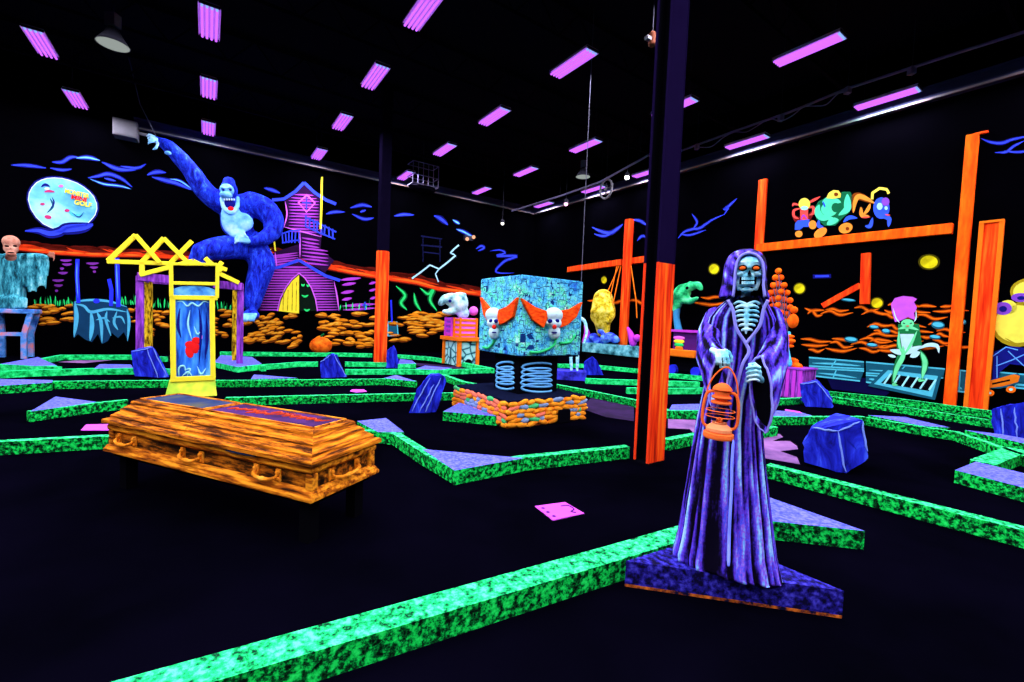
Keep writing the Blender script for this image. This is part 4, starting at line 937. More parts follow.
pbar(140, 277, .1, 148, 281, 1.2, .1, PW, 'beam'); pbar(240, 286, .1, 236, 286, .9, .1, PW, 'beam')
for x0, y0, o0, x1, y1, o1 in ((139.6, 275, -.1, 193, 261, -.1), (193, 261, -.1, 239, 283, -.1), (107, 261.5, .6, 171, 263.5, .6), (108, 261, .6, 136, 235, .6), (135.5, 235, .55, 160, 263, .55), (142, 262, .65, 164, 238, .65), (163.5, 238, .5, 188, 263, .5), (171, 262.5, .7, 192, 241, .7),
                               (142, 262, .6, 142, 277, .6), (171, 262, .6, 173, 281, .6), (205, 258, 0, 214, 266, 0), (222, 262, .0, 214, 273, .0), (216, 266, .1, 227, 270, .1), (207, 262, -.15, 222, 271, -.15)):
    pbar(x0, y0, o0, x1, y1, o1, .105, YEL, 'roof_slat')

# ================================================================ PUMPKIN
PU = wallanchor(321, 345, 'L', .35); pk = at('pumpkin', PU, 'orange ribbed pumpkin at the foot of the graveyard mural', 'pumpkin')
q = MB(); s = .04; R_ = .37; rings = []
for i in range(13):
    ph = -PI/2+PI*i/12; rings.append([Vector((R_*math.cos(ph)*(1+.07*abs(math.sin(4.5*2*PI*j/45)))*math.cos(2*PI*j/45)*1.05+0, R_*.8*math.cos(ph)*math.sin(2*PI*j/45), .34+.34*math.sin(ph))) for j in range(45)])
q.loft(rings); q.build('shell', ramp_mat('pumpkin orange', [(.3, S(160, 50, 5)), (.5, S(240, 100, 15)), (.7, S(255, 140, 30))], scale=4), pk, smooth=True)
q = MB(); q.tube(spline([(0, 0, .64), (.02, -.02, .74), (.10, -.02, .80)], 4), [.05]*4+[.035]*5, 7); q.build('stem', GREEND, pk)

# ================================================================ STONE CRATE STAND WITH WHITE BEAST HEAD
SA = Anchor(G(478, 366), 'L'); st = at('stone_stand', SA, 'orange framed stone block stand with arched hole carrying crates', 'stand')
f_ = lambda x, y, o=0: SA(x, y, o)
STN = ramp_mat('stone blocks', [(.02, S(10, 40, 60)), (.05, S(60, 140, 150)), (.12, S(150, 225, 220)), (.4, S(190, 240, 235))], scale=3.6, kind='voronoi')
# front face looks along -DR, left face along -NN
xf0, xf1 = f_(459, 355).x, f_(477, 355).x; zt2 = f_(470, 341).z
q = MB(); q.box(((xf0+xf1)/2, .55, zt2/2), (xf1-xf0, 1.1, zt2-.02)); q.build('stone_block', STN, st)
for x, y in ((xf0, 0), (xf1, 0), (xf0, 1.1), (xf1, 1.1)): q = MB(); q.box((x, y, zt2/2), (.12, .12, zt2)); q.build('frame_post', ORANGE, st)
q = MB(); q.box(((xf0+xf1)/2, .55, zt2+.06), (xf1-xf0+.26, 1.35, .12)); q.build('frame_top', ORANGE, st)
q = MB(); c = Vector(((xf0+xf1)/2+.02, -.012, .0)); q.slab([c+Vector((.13*math.cos(t*PI/8), 0, .12+.13*math.sin(t*PI/8))) for t in range(9)]+[c+Vector((-.13, 0, .0)), c+Vector((.13, 0, .0))], (0, .03, 0)); q.build('arched_hole', BLACK, st)
zc = zt2+.12
def crate(cx, cy, w, d, h, col, slat, label):
    o = empty('slatted_crate', SA.base+Vector((SA.X*cx+SA.Y*cy))+ZZ*zc, SA.rot, label, 'crate')
    q = MB(); q.box((0, 0, h/2), (w*.92, d*.92, h*.98)); q.build('crate_body', col, o)
    for k in range(4):
        z = h*(k+.5)/4; q = MB(); q.box((0, 0, z), (w, d, h*.13)); q.build('slat', slat, o, bevel=.01)
    for sx in (-1, 1):
        for sy in (-1, 1): q = MB(); q.box((sx*w/2, sy*d/2, h/2), (.06, .06, h)); q.build('corner_batten', slat, o)
    return o
hc = f_(470, 318).z-zc
crate((xf0+xf1)/2+.02, .30, (xf1-xf0)*.9, .45, hc, PINK, ORANGE, 'orange slatted crate on the stone stand')
cr2 = crate(xf0+.20, .85, .40, .48, hc, PURP, MAG, 'purple slatted crate at the back of the stone stand')
BA = Sub(SA, zc+hc)
bh = empty('beast_head', SA.base+ZZ*(zc+hc), SA.rot, 'white knobbly beast head resting on the crates of the stone stand', 'sculpture')
fuse(vol(BA, [('e', 459, 303, .5, 9, 7, 9.5), ('e', 452, 300, .5, 8, 6, 6), ('t', [(452, 298, .45), (445, 299, .4), (441, 303, .4)], [5, 4, 3]), ('t', [(455, 310, .5), (449, 312, .45), (444, 311.5, .4)], [4, 3, 2]), ('e', 463, 313, .5, 6, 5, 5.5)]+[('e', 455+k*2.5, 293.8+.5*(k-2)**2*.5, .5, 1.6, 2, 1.8) for k in range(5)]), 'head', ramp_mat('beast white', [(.35, S(70, 130, 140)), (.5, S(170, 225, 225)), (.65, S(235, 250, 250))], scale=3), bh, .05, 1)
q = vol(BA, [('e', 450, 301, .22, 1.6, 1.2, 1.4)]); q.build('eye', BLUED, bh, smooth=True)
q = vol(BA, [('e', 473.5, 311, .6, 4, 4, 4)]); lab(q.build('pink_ball', PINK, bh, smooth=True), 'pink ball beside the head')

# ================================================================ SMALL BLUE SKELETON BEHIND THE BOX
KA = Anchor(G(574, 380, 0)); kp = at('statue_plinth', KA, 'small blue block plinth behind the clown box', 'plinth')
zk = KA(574, 378).z; q = MB(); x0, x1 = KA(556, 380).x, KA(586, 380).x; q.box(((x0+x1)/2, .25, .12), (x1-x0, .7, .24)); q.build('block', ramp_mat('small plinth blue', [(.35, S(20, 20, 110)), (.6, S(60, 60, 220))], scale=5), kp)
ks = empty('skeleton_statue', KA.base+ZZ*.24, KA.rot, 'pale teal standing skeleton half hidden behind the clown box', 'statue'); KB = Sub(KA, .24)
fuse(vol(KB, [('t', [(571, 345, .3), (571, 359, .3), (571.5, 372, .3)], [2.2, 1.8, 1.4]), ('t', [(577, 345, .3), (577.5, 359, .3), (577, 372, .3)], [2.2, 1.8, 1.4]), ('e', 570, 373.3, .15, 2.2, 4, 1.3), ('e', 578.5, 373.3, .15, 2.2, 4, 1.3), ('e', 574, 343, .3, 5, 3, 3.5),
              ('t', [(574, 343, .3), (574, 318, .3)], [2, 2]), ('e', 574, 322, .3, 6, 4, 7), ('e', 574, 306, .3, 4.5, 4.5, 5.5), ('t', [(579, 317, .3), (585, 322, .3), (586.5, 333, .25), (584, 343, .1)], [2, 1.8, 1.5, 1.2]), ('t', [(568, 317, .3), (563, 325, .3), (563, 338, .3)], [2, 1.6, 1.3])]), 'bones', BONE, ks, .03, 1)

# ================================================================ SITE POSTS AND BEAMS AGAINST THE RIGHT WALL
def wbeam(name, x0, y0, x1, y1, wpx, label, thick=.22, round_=False, foot=False, mat=None, mode='plain'):
    off = thick
    A, B = onwall(x0, y0, 'R', off), onwall(x1, y1, 'R', off); s = (onwall(x1+1, y1, 'R', off)-B).length
    ax = Vector(-DR)
    if foot: B.z = 0; A = Vector((B.x, B.y, A.z))
    base = Vector((B.x, B.y, min(A.z, B.z))); o = empty(name, base, ROT_R, label, 'beam')
    T = lambda p: Vector(((p-base).dot(ax), (p-base).dot(NN), p.z-base.z))
    a_, b_ = T(A), T(B); w = wpx
    q = MB()
    if round_: q.tube([a_+Vector((0, .0, 0)), (a_+b_)/2, b_], w/2, 16)
    else: q.bar(a_+Vector((0, thick/2, 0)), b_+Vector((0, thick/2, 0)), w, thick-.01, up=(0, 1, 0))
    q.build('timber', mat or RW, o, smooth=False, bevel=0 if round_ else .01)
    if mode == 'channel':
        for sx in (-1, 1): q = MB(); q.box(((a_.x+b_.x)/2+sx*w*.41, -.01, (a_.z+b_.z)/2), (w*.2, .05, abs(a_.z-b_.z))); q.build('flange_edge', ORANGE, o)
        q = MB(); q.box(((a_.x+b_.x)/2, -.02, max(a_.z, b_.z)-.02), (w, .05, .05)); q.build('flange_edge', ORANGE, o)
    return o
OW = ramp_mat('beam bright orange', [(0.3, S(235, 60, 5)), (0.5, S(255, 95, 10)), (0.7, S(255, 130, 20))], scale=2, stretch=(3, 3, .6), detail=4)
wbeam('crane_post', 628, 220, 622, 364, .36, 'round orange crane post holding ropes beside the yellow phantom', .36, True, True)
wbeam('site_beam', 567, 269.5, 621, 262, .24, 'orange horizontal beam reaching left from the crane post', .24)
wbeam('site_beam', 629, 261, 660, 257, .24, 'short orange beam end between crane post and black column', .24)
wbeam('site_post', 750, 182, 748, 400, .24, 'orange post rising behind the reaper hood', .12, False, True)
wbeam('site_beam', 756, 248, 952, 228, .24, 'long orange horizontal beam carrying the three painted monsters', .16, mat=OW)
wbeam('site_post', 966, 135, 949, 406, .21, 'tallest orange post near the girl mural', .12, False, True, mat=OW)
wbeam('site_post', 988, 221, 975.5, 408, .37, 'wide channelled orange post beside the yellow blob creature', .10, False, True, mode='channel')
wbeam('site_beam', 865.5, 253, 864, 304, .20, 'short hanging orange post in the middle of the site mural', .12)
wbeam('site_beam', 860, 285, 822, 306, .15, 'slanting orange brace left of the short hanging post', .08)
wbeam('site_beam', 974, 134, 988, 131, .05, 'small orange peg at the top of the tallest post', .1)

# phantom on ropes
HA = wallanchor(605, 330, 'R', .75); gh = at('phantom_statue', HA, 'lumpy yellow hooded phantom hanging from crane ropes', 'statue')
YL = ramp_mat('lumpy yellow', [(.35, S(140, 110, 10)), (.48, S(225, 200, 40)), (.62, S(255, 240, 110))], scale=4.5, detail=5, nrough=.7)
fuse(vol(HA, [('e', 603, 299, 0, 7, 5, 7), ('t', [(603, 299, 0), (603, 312, 0), (602.5, 322, 0)], [7.5, 9.5, 6.5]), ('t', [(596, 309, 0), (594, 317, -.1), (597, 322, -.2)], [3, 2.6, 2]), ('t', [(610, 307, 0), (612, 315, 0), (609, 321, -.1)], [3, 2.6, 2])]+[('t', [(598+k*3, 322, 0), (598.5+k*3, 329, 0), (599+k*2.6, 335+((k*7) % 5), 0)], [2.6, 2, 1.0]) for k in range(4)]), 'body', YL, gh, .045, 1)
for x0, y0, x1, y1 in ((617, 266, 610, 298), (621, 266, 613, 304), (619, 266, 607, 293)):
    q = MB(); q.tube([HA(x0, y0, .35), HA(x1, y1, 0)], .022, 6); q.build('rope', ORANGE, gh)
q = MB(); q.tube([HA(631, 266, .4), HA(636, 300, .2), HA(637, 318, .2)], .022, 6); q.build('rope', ORANGE, gh)
# a rubble planter under the phantom
UA = wallanchor(600, 350, 'R', .9); ub = at('rubble_planter', UA, 'teal stone trough heaped with blue rubble under the yellow phantom', 'planter')
q = MB(); x0, x1 = UA(584, 347).x, UA(645, 347).x; z0, z1 = 0, UA(600, 343.5).z; q.box(((x0+x1)/2, .25, (UA(600, 353).z+z1)/2), (x1-x0, .7, z1-UA(600, 353).z)); q.build('trough', ramp_mat('trough teal', [(.35, S(20, 80, 90)), (.55, S(100, 190, 200)), (.7, S(170, 235, 235))], scale=3), ub)
q = MB(); q.box(((x0+x1)/2, .25, UA(600, 353).z/2), (x1-x0-.3, .5, UA(600, 353).z)); q.build('dark_foot', BLACK, ub)
r = random.Random(2); sp = []
for k in range(16): x = r.uniform(589, 616); sp.append(('e', x, 342-r.uniform(0, 12)*(1-abs(x-603)/16), .1+r.uniform(-.1, .2), r.uniform(2.5, 4), 4, r.uniform(2, 3.5)))
fuse(vol(UA, sp), 'rubble_heap', ramp_mat('rubble heap blue', [(.4, S(25, 30, 160)), (.52, S(60, 90, 240)), (.66, S(130, 200, 255))], scale=2.5, detail=5), ub, .07, 0)
q = vol(UA, [('t', [(586, 342, .1), (587, 333, .1), (585, 326, .1)], [3, 2.2, .8])]); lab(q.build('flower_lump', MAG, ub, smooth=True), 'magenta spike')
q = vol(UA, [('t', [(633, 343, .1), (631, 335, .1), (628, 328, .1)], [3, 2.5, 1]), ('e', 637, 338, .1, 3, 3, 3)]); lab(q.build('flower_lump', MAG, ub, smooth=True), 'magenta lump')

# green dragon head on a cart
DA = wallanchor(686, 355, 'R', 1.0); dg_ = at('cart', DA, 'purple cart with rainbow emblem and orange bumper behind the column', 'cart')
q = MB(); x0, x1 = DA(672, 345).x, DA(700, 345).x; zb, ztp = DA(686, 355).z, DA(686, 332).z; q.box(((x0+x1)/2, .45, (zb+ztp)/2), (x1-x0, .8, ztp-zb)); q.build('cart_body', PURPD, dg_)
q = MB(); q.box(((x0+x1)/2, .0, ztp+.03), (x1-x0+.1, .12, .08)); q.build('cart_rim', MAG, dg_)
for k, mt_ in enumerate((PINK, YEL, GREEN, ORANGE)): q = vol(DA, [('e', 679, 338+k*3.4, .04, 6-k*.6, .8, 1.9)]); q.build('emblem_band', mt_, dg_, smooth=True)
q = MB(); q.box(((x0+x1)/2-.05, -.08, zb+.05), (x1-x0, .25, .24)); q.build('bumper', ORANGE, dg_, bevel=.03)
for x in (674, 697): q = MB(); c = DA(x, 357, .1); rr_ = c.z if c.z > .1 else .2; c.z = .16; q.tube([c-Vector((0, .08, 0)), c+Vector((0, .08, 0))], .16, 14); q.build('wheel', BLUE, dg_)
q = MB(); q.box(((x0+x1)/2, .3, zb/2+.08), (x1-x0-.2, .3, zb-.1)); q.build('underframe', BLACK, dg_)
DB = Sub(DA, ztp+.07)
dh = empty('dragon_head', DA.base+ZZ*(ztp+.07), DA.rot, 'green dragon head on a teal neck rising from the cart', 'sculpture')
fuse(vol(DB, [('e', 682, 293, .4, 8, 7, 7), ('t', [(682, 290, .4), (690, 287, .35), (698, 285, .3), (701, 289, .3)], [5.5, 4, 3, 2]), ('t', [(684, 299, .4), (691, 301, .35), (697, 298, .3)], [4.5, 3, 1.8]), ('t', [(678, 300, .4), (676, 309, .4)], [5, 3.5]), ('e', 690, 284, .3, 2.6, 2.5, 2.6)]), 'head', ramp_mat('dragon green', [(.35, S(10, 110, 60)), (.5, S(50, 220, 130)), (.66, S(130, 255, 180))], scale=3), dh, .05, 1)
q = vol(DB, [('e', 687, 288, .08, 1.4, 1.2, 1.4)]); q.build('eye', BLACK, dh, smooth=True)
q = vol(DB, [('t', [(677, 306, .4), (676.5, 318, .4), (679, 332.0, .4)], [3, 2.6, 3.2])]); lab(q.build('neck', paint('neck teal', S(60, 150, 200)), dh, smooth=True), 'teal neck')
# orange pipe candelabra on purple crate
OA = Anchor(G(791, 398), 'R'); pc = at('purple_crate', OA, 'purple plank crate right of the reaper carrying the orange candelabra', 'crate')
x0, x1 = OA(778, 390).x, OA(803, 390).x; z1 = OA(790, 369).z
q = MB(); q.box(((x0+x1)/2, .33, z1/2), (x1-x0, .66, z1)); q.build('crate_body', ramp_mat('crate violet', [(.4, S(70, 25, 110)), (.52, S(150, 60, 190)), (.66, S(200, 90, 220))], scale=5, stretch=(6, 6, .5)), pc)
for k in range(4): q = MB(); q.box((x0+(x1-x0)*(k+.5)/4, -.012, z1/2), (.07, .03, z1*.96)); q.build('batten', MAG, pc)
q = MB(); q.box(((x0+x1)/2, .33, z1+.02), (x1-x0+.06, .72, .04)); q.build('crate_rim', PURP, pc)
OB = Sub(OA, z1+.04); cn = empty('candelabra', OA.base+ZZ*(z1+.04), OA.rot, 'fan of orange balls on thin pipes above a purple crate', 'sculpture')
r = random.Random(9)
fuse(vol(OB, [('e', 783, 366.5, .3, 6, 5, 4), ('e', 797, 366.5, .3, 6, 5, 4), ('e', 790, 364, .35, 7, 5, 4.5), ('t', [(783, 363, .3), (790, 359, .3), (797, 361, .3)], [2, 2, 2])]), 'orange_mound', OW, cn, .03, 1)
q = vol(OB, [('t', [(789, 364, .12), (788, 355, .2), (787, 345, .3), (789, 333, .3)], [3.2, 2.4, 2, 2])]); lab(q.build('stem', TEAL, cn, smooth=True), 'teal stem')
q = vol(OB, [('e', 793, 321, .25, 5.5, 4.5, 8), ('e', 794, 310, .25, 4, 3.5, 4), ('e', 790, 341, .28, 5.5, 4.5, 3), ('e', 790, 336.5, .28, 4.5, 3.5, 2.2), ('e', 790, 346, .28, 4, 3.5, 2)]); lab(q.build('bulb_body', OW, cn, smooth=True), 'orange bulbous body')
rows2 = [(1, 271), (2, 277), (3, 284), (4, 291), (5, 298), (5, 305), (4, 312), (4, 319)]
GP = paint('pipe grey violet', S(110, 95, 120))
for n_, y in rows2:
    for k in range(n_):
        cx = 778.5+(k-(n_-1)/2)*5.6+r.uniform(-.6, .6); yy = y+abs(k-(n_-1)/2)*1.2
        q = MB(); q.tube([OB(cx, yy, .3+.1*(k % 2)), OB(783+(cx-778.5)*.35, 334, .3)], .011, 5); pp = q.build('pipe', GP, cn)
        q = vol(OB, [('e', cx, yy, .3+.1*(k % 2), 3.2, 3.2, 3.2)]); q.build('orange_ball', OW, pp, smooth=True)

# ================================================================ MURALS (flat paint on the walls)
def painting(name, wall, layers, label, parent=None, z0=.006):
    """layers: (material, kind, data...) kinds: poly / stroke; each layer lies just over the one before"""
    q = MB(); mats = []; off = z0; last = None
    for L in layers:
        mt, kind = L[0], L[1]
        if mt not in mats: mats.append(mt)
        mi = mats.index(mt)
        if last is not None and mt is not last: off += .0022
        last = mt
        if kind == 'poly':
            P = L[2]; q.add([onwall(x, y, wall, off) for x, y in P], [list(range(len(P)))], mi)
        elif kind == 'ell':
            x, y, rx, ry = L[2:6]; an = L[6] if len(L) > 6 else 0
            P = [(x+rx*math.cos(t)*math.cos(an)-ry*math.sin(t)*math.sin(an), y+rx*math.cos(t)*math.sin(an)+ry*math.sin(t)*math.cos(an)) for t in [2*PI*k/20 for k in range(20)]]
            q.add([onwall(px, py, wall, off) for px, py in P], [list(range(20))], mi)
        elif kind in ('stroke', 'line'):
            pts, w = L[2], L[3]; P = spline([(x, y, 0) for x, y in pts], 5) if (kind == 'stroke' and len(pts) > 2) else [Vector((x, y, 0)) for x, y in pts]
            if kind == 'stroke' and len(P) == 2: P = [P[0].lerp(P[1], k/5) for k in range(6)]
            n = len(P); vs = []
            for i, p in enumerate(P):
                t = (P[min(i+1, n-1)]-P[max(i-1, 0)]); t = t.normalized() if t.length > 0 else Vector((1, 0, 0)); nn = Vector((-t.y, t.x, 0))
                u = i/(n-1); ww = w/2*(max(.12, math.sin(PI*u)**.6) if kind == 'stroke' else 1)
                vs += [p+nn*ww, p-nn*ww]
            q.add([onwall(v.x, v.y, wall, off) for v in vs], [(2*i, 2*i+1, 2*i+3, 2*i+2) for i in range(n-1)], mi)
    c = sum(q.v, Vector((0, 0, 0)))/len(q.v); par = parent or (WL if wall == 'L' else WR)
    pl = par.matrix_world.translation if par.parent else par.location
    o = bpy.data.objects.new(name, q.mesh(name, mats, fix=False)); COL.objects.link(o)
    o.data.transform(Matrix.Translation(-c)); o.parent = par; o.location = c-par.location
    return lab(o, label)
def jit(r, x, y, k=.5): return (x+r.uniform(-k, k), y+r.uniform(-k, k))
def ground(name, wall, region, n, cols, label, seed, slope=.0, L=(6, 15), H=(2.0, 3.6)):
    """lens-shaped airbrushed stones filling a region (x0, x1, top(x), bottom(x))"""
    r = random.Random(seed); x0, x1, ft, fb = region; S_ = []
    for k in range(n):
        x = r.uniform(x0, x1); y = r.uniform(ft(x), fb(x)); S_.append((x, y, r.uniform(*L), r.uniform(*H)))
    S_.sort(key=lambda s: s[1]); lay = []
    for dk in range(3):
        for (x, y, l, h) in S_:
            sl = slope*l+(.08*l if (x*7 % 2) > 1 else -.05*l)
            if dk == 0: lay.append((cols[0], 'stroke', [(x-l/2, y-sl/2+h*.35), (x, y+h*.2), (x+l/2, y+sl/2)], h*1.25))
            elif dk == 1: lay.append((cols[1], 'stroke', [(x-l*.45, y-sl*.45), (x, y-h*.22), (x+l*.4, y+sl*.4-h*.1)], h*.75))
            elif r.random() < .6: lay.append((cols[2], 'stroke', [(x-l*.3, y-sl*.3-h*.15), (x+l*.15, y-h*.3)], h*.3))
    return painting(name, wall, lay, label)
RBR = paint('rock brown', S(110, 50, 5)); ROR = paint('rock orange', S(235, 140, 20)); RHI = paint('rock highlight', S(255, 190, 60))
O2 = paint('site rock orange', S(255, 110, 10)); O2D = paint('site rock brown', S(130, 45, 0)); CLO = paint('cloud blue', S(50, 70, 235)); CLD = paint('cloud deep blue', S(15, 18, 110)); CYL = paint('cloud cyan', S(100, 180, 230))
# clouds, left wall
def clouds(strokes, wall, label, name='cloud_painting', z0=.03):
    lay = [(CLD, 'stroke', p, w*2.2) for p, w, c in strokes]+[(CLO, 'stroke', p, w*1.1) for p, w, c in strokes]+[(CYL, 'stroke', p, w*.7) for p, w, c in strokes if c]
    return painting(name, wall, lay, label, z0=z0)
clouds([([(11, 165), (28, 165.5), (46, 168)], 2, 0), ([(52, 162), (62, 162), (70, 157.5), (78, 157)], 2.2, 0), ([(50, 168), (62, 170), (72, 169)], 1.6, 0), ([(76, 158), (88, 157.5), (100, 160.5)], 2.4, 1), ([(102, 162), (118, 169), (136, 170)], 2.4, 0),
        ([(120, 166), (137, 168), (146, 164)], 1.6, 0)], 'L', 'blue streaked cloud above the moon')
clouds([([(88, 178), (98, 176), (109, 174), (122, 179), (132, 187)], 2.2, 0), ([(90, 179), (104, 184), (120, 186), (131, 189)], 1.8, 1), ([(104, 178), (116, 181)], 1.4, 0)], 'L', 'leaf-shaped blue cloud right of the moon')
clouds([([(147, 175), (156, 172), (166, 172.5)], 2.4, 0), ([(152, 177), (164, 180), (176, 183), (192, 190)], 2.6, 0), ([(170, 179), (180, 181), (192, 189)], 1.6, 1)], 'L', 'blue cloud crossing under the gorilla raised arm')
clouds([([(264, 188), (272, 190), (280, 193)], 2, 0), ([(326, 214), (334, 212), (345, 212)], 1.8, 0), ([(350, 208), (362, 205), (372, 207)], 2, 0), ([(352, 214), (364, 219), (374, 218)], 1.8, 0), ([(360, 212), (366, 210)], 1.5, 0), ([(394, 216), (404, 214.5), (414, 215)], 1.8, 0)], 'L', 'scattered blue clouds around the thin pillar')
clouds([([(434, 215.5), (441, 219), (448, 225)], 2.6, 0), ([(453, 220), (460, 224)], 2, 1), ([(456, 229), (464, 232), (475, 238)], 2, 1), ([(476, 249), (481, 246), (484, 248), (478, 251)], 1.6, 0), ([(490, 251), (500, 250), (505, 253), (497, 256), (517, 256), (505, 261), (496, 270), (500, 273), (514, 273)], 1.6, 0)], 'L', 'blue clouds near the room corner above the clown box')
clouds([([(25, 231), (38, 230.5), (50, 233.5), (60, 231.5), (66, 227.5), (80, 225.5), (93, 224)], 4.6, 0), ([(55, 232), (70, 229.5), (84, 227.5), (93, 225)], 5, 0), ([(60, 228.5), (76, 226), (91, 224)], 2, 0)], 'L', 'blue cloud cutting the bottom of the moon')
# moon
MOON = ramp_mat('moon cyan', [(.3, S(60, 140, 190)), (.48, S(110, 200, 230)), (.62, S(170, 235, 245)), (.75, S(215, 250, 250))], scale=.9, detail=5)
MR = paint('moon rim white', S(225, 250, 255)); MP = [(27.9, 199.6), (28.8, 193), (31.5, 187.5), (36, 182.5), (41, 179.8), (47, 178), (54, 177.4), (62, 178), (69, 179.8), (77, 182.7), (84, 186.8), (90, 191.8), (94.3, 197), (97, 203.5), (97.3, 209), (95.5, 215), (92, 219.5), (87, 224.5), (79, 228.5), (70, 230.5), (60, 230.5), (51, 228), (43, 224), (36, 217.5), (30.5, 209)]
mn = painting('moon_painting', 'L', [(CLD, 'poly', [(62+(x-62)*1.05, 203+(y-203)*1.06) for x, y in MP]), (MR, 'poly', MP), (MOON, 'poly', [(62.5+(x-62.5)*.975, 203.5+(y-203.5)*.97) for x, y in MP]),
    (TEALD, 'stroke', [(50, 198), (53, 206), (47, 213)], 2.4), (BLUED, 'stroke', [(52, 197), (54, 203), (50, 209)], 1.6), (TEAL, 'stroke', [(66, 208), (74, 215), (84, 214)], 3), (BLUED, 'stroke', [(72, 213), (79, 217), (84, 212)], 1.2),
    (paint('moon mark red', S(200, 50, 110)), 'stroke', [(44, 192), (49, 191), (55, 192)], 2.4), (paint('moon mark red', S(200, 50, 110)), 'ell', 42.5, 204, 2.4, 1.3), (paint('moon mark red', S(200, 50, 110)), 'ell', 48, 217, 3.6, 1.9, .2), (paint('moon mark red', S(200, 50, 110)), 'ell', 67, 210.5, 2.6, 1.5),
    (BLUED, 'stroke', [(41, 187), (45, 184.5), (50, 186.5)], 2.6), (WHITE, 'ell', 47, 188.6, 2.6, 1.4), (PINK, 'ell', 61, 186, 2.4, 1.3)], 'pale cyan painted moon with small red and blue marks and lettering')
def lettering(txt, x, y, hpx, mat, wpx, name='lettering', rot=.12):
    c = bpy.data.curves.new(name, 'FONT'); c.body = txt; c.align_x = 'CENTER'; c.align_y = 'CENTER'; c.extrude = .004; c.offset = .03
    t = bpy.data.objects.new('tmpt', c); COL.objects.link(t); dg = bpy.context.evaluated_depsgraph_get(); dg.update()
    me = bpy.data.meshes.new_from_object(t.evaluated_get(dg)); bpy.data.objects.remove(t)
    xs = [v.co.x for v in me.vertices]; ys = [v.co.y for v in me.vertices]; W0 = max(xs)-min(xs); H0 = max(ys)-min(ys)
    p = onwall(x, y, 'L', .05); sx = (onwall(x+wpx/2, y, 'L', .05)-onwall(x-wpx/2, y, 'L', .05)).length/W0; sy = (onwall(x, y-hpx/2, 'L', .05)-onwall(x, y+hpx/2, 'L', .05)).length/H0
    me.transform(Matrix.Diagonal((sx, sy, 1, 1))); me.materials.clear(); me.materials.append(mat)
    R = Matrix((NN, ZZ, -DR)).transposed().to_4x4() @ Matrix.Rotation(-rot, 4, 'Z')
    me.transform(R); o = bpy.data.objects.new(name, me); COL.objects.link(o); o.parent = mn; o.location = p-(WL.location+mn.location)
    return o
lab(lettering('MONSTER', 77, 193.6, 4.6, YEL, 24), 'yellow word MONSTER'); lab(lettering('MINI', 79, 198.6, 4.4, RED, 15), 'red word MINI'); lab(lettering('GOLF', 83, 203.8, 4.8, YEL, 17), 'yellow word GOLF')
# red horizon glow
HR = paint('horizon red', S(235, 60, 15)); HD = paint('horizon dark red', S(90, 15, 5)); HO = paint('horizon orange', S(255, 110, 30))
hz = [(18, 246.5), (35, 248.5), (51, 250.5), (92, 253), (140, 253.5), (200, 257), (264, 252), (300, 259), (330, 266), (354, 271), (390, 277), (417, 281), (438, 287), (478, 292), (505, 297)]
r = random.Random(21); lay = [(HD, 'line', hz, 9)]
for k in range(46):
    t = r.uniform(0, 1); i = min(int(t*(len(hz)-1)), len(hz)-2); u = t*(len(hz)-1)-i; x = hz[i][0]+(hz[i+1][0]-hz[i][0])*u; y = hz[i][1]+(hz[i+1][1]-hz[i][1])*u
    lay.append((HD, 'stroke', [(x-14, y-r.uniform(3, 8)), (x, y-r.uniform(3, 6)), (x+13, y-2)], r.uniform(1.5, 3)))
lay += [(HR, 'line', [(x, y+1.5) for x, y in hz], 3.6)]
for k in range(40):
    t = r.uniform(0, 1); i = min(int(t*(len(hz)-1)), len(hz)-2); u = t*(len(hz)-1)-i; x = hz[i][0]+(hz[i+1][0]-hz[i][0])*u; y = hz[i][1]+(hz[i+1][1]-hz[i][1])*u
    lay.append((HR, 'stroke', [(x-11, y-r.uniform(0, 5)), (x, y-r.uniform(0, 2.5)), (x+11, y+1)], r.uniform(.8, 1.8)))
lay += [(HO, 'stroke', [(28+k*19, hzz+1.6), (36+k*19, hzz+1.9), (46+k*19, hzz+2.2)], 1.6) for k, hzz in enumerate((248, 249.7, 251, 252, 252.6, 253))]
lay += [(HO, 'stroke', [(336, 268.5), (355, 272.3), (376, 276)], 1.8), (HO, 'stroke', [(392, 278.4), (415, 281.5), (436, 287)], 2.2), (HO, 'stroke', [(440, 288.4), (460, 291), (478, 293)], 2.2)]
painting('horizon_painting', 'L', lay, 'red orange glowing horizon streak across the left wall')
# far ruins, grass, ground
PR = paint('ruin violet', S(120, 45, 150)); lay = []
for x0, x1, y in ((60, 72, 261), (62, 72, 265), (58, 68, 273.5), (60, 64, 269), (52, 64, 281), (54, 63, 286), (55, 58, 291), (86, 99, 264), (90, 98, 268), (93, 96, 272)): lay.append((PR, 'stroke', [(x0, y-1), ((x0+x1)/2, y-.3), (x1, y-1)], 2.6))
painting('ruin_painting', 'L', lay, 'violet painted ruin bricks behind the zombie arm')
r = random.Random(4); lay = []
for x0, x1, y0, n in ((36, 76, 304, 26), (118, 142, 303, 16), (150, 172, 306, 12), (205, 250, 308, 22), (340, 372, 308, 10)):
    for k in range(n): x = x0+(x1-x0)*k/n+r.uniform(-1, 1); lay.append((GREEND if k % 2 else GREEN, 'stroke', [(x, y0+2), (x+r.uniform(-1.5, 1.5), y0-r.uniform(2, 9))], 1.3))
lay.sort(key=lambda l: l[0].name); painting('grass_painting', 'L', lay, 'painted green grass blades on the graveyard mural')
ground('ground_painting', 'L', (32, 142, lambda x: 305, lambda x: 324), 46, (RBR, ROR, RHI), 'orange painted ground behind the carved blue stump', 31, L=(8, 22), H=(2, 3.4))
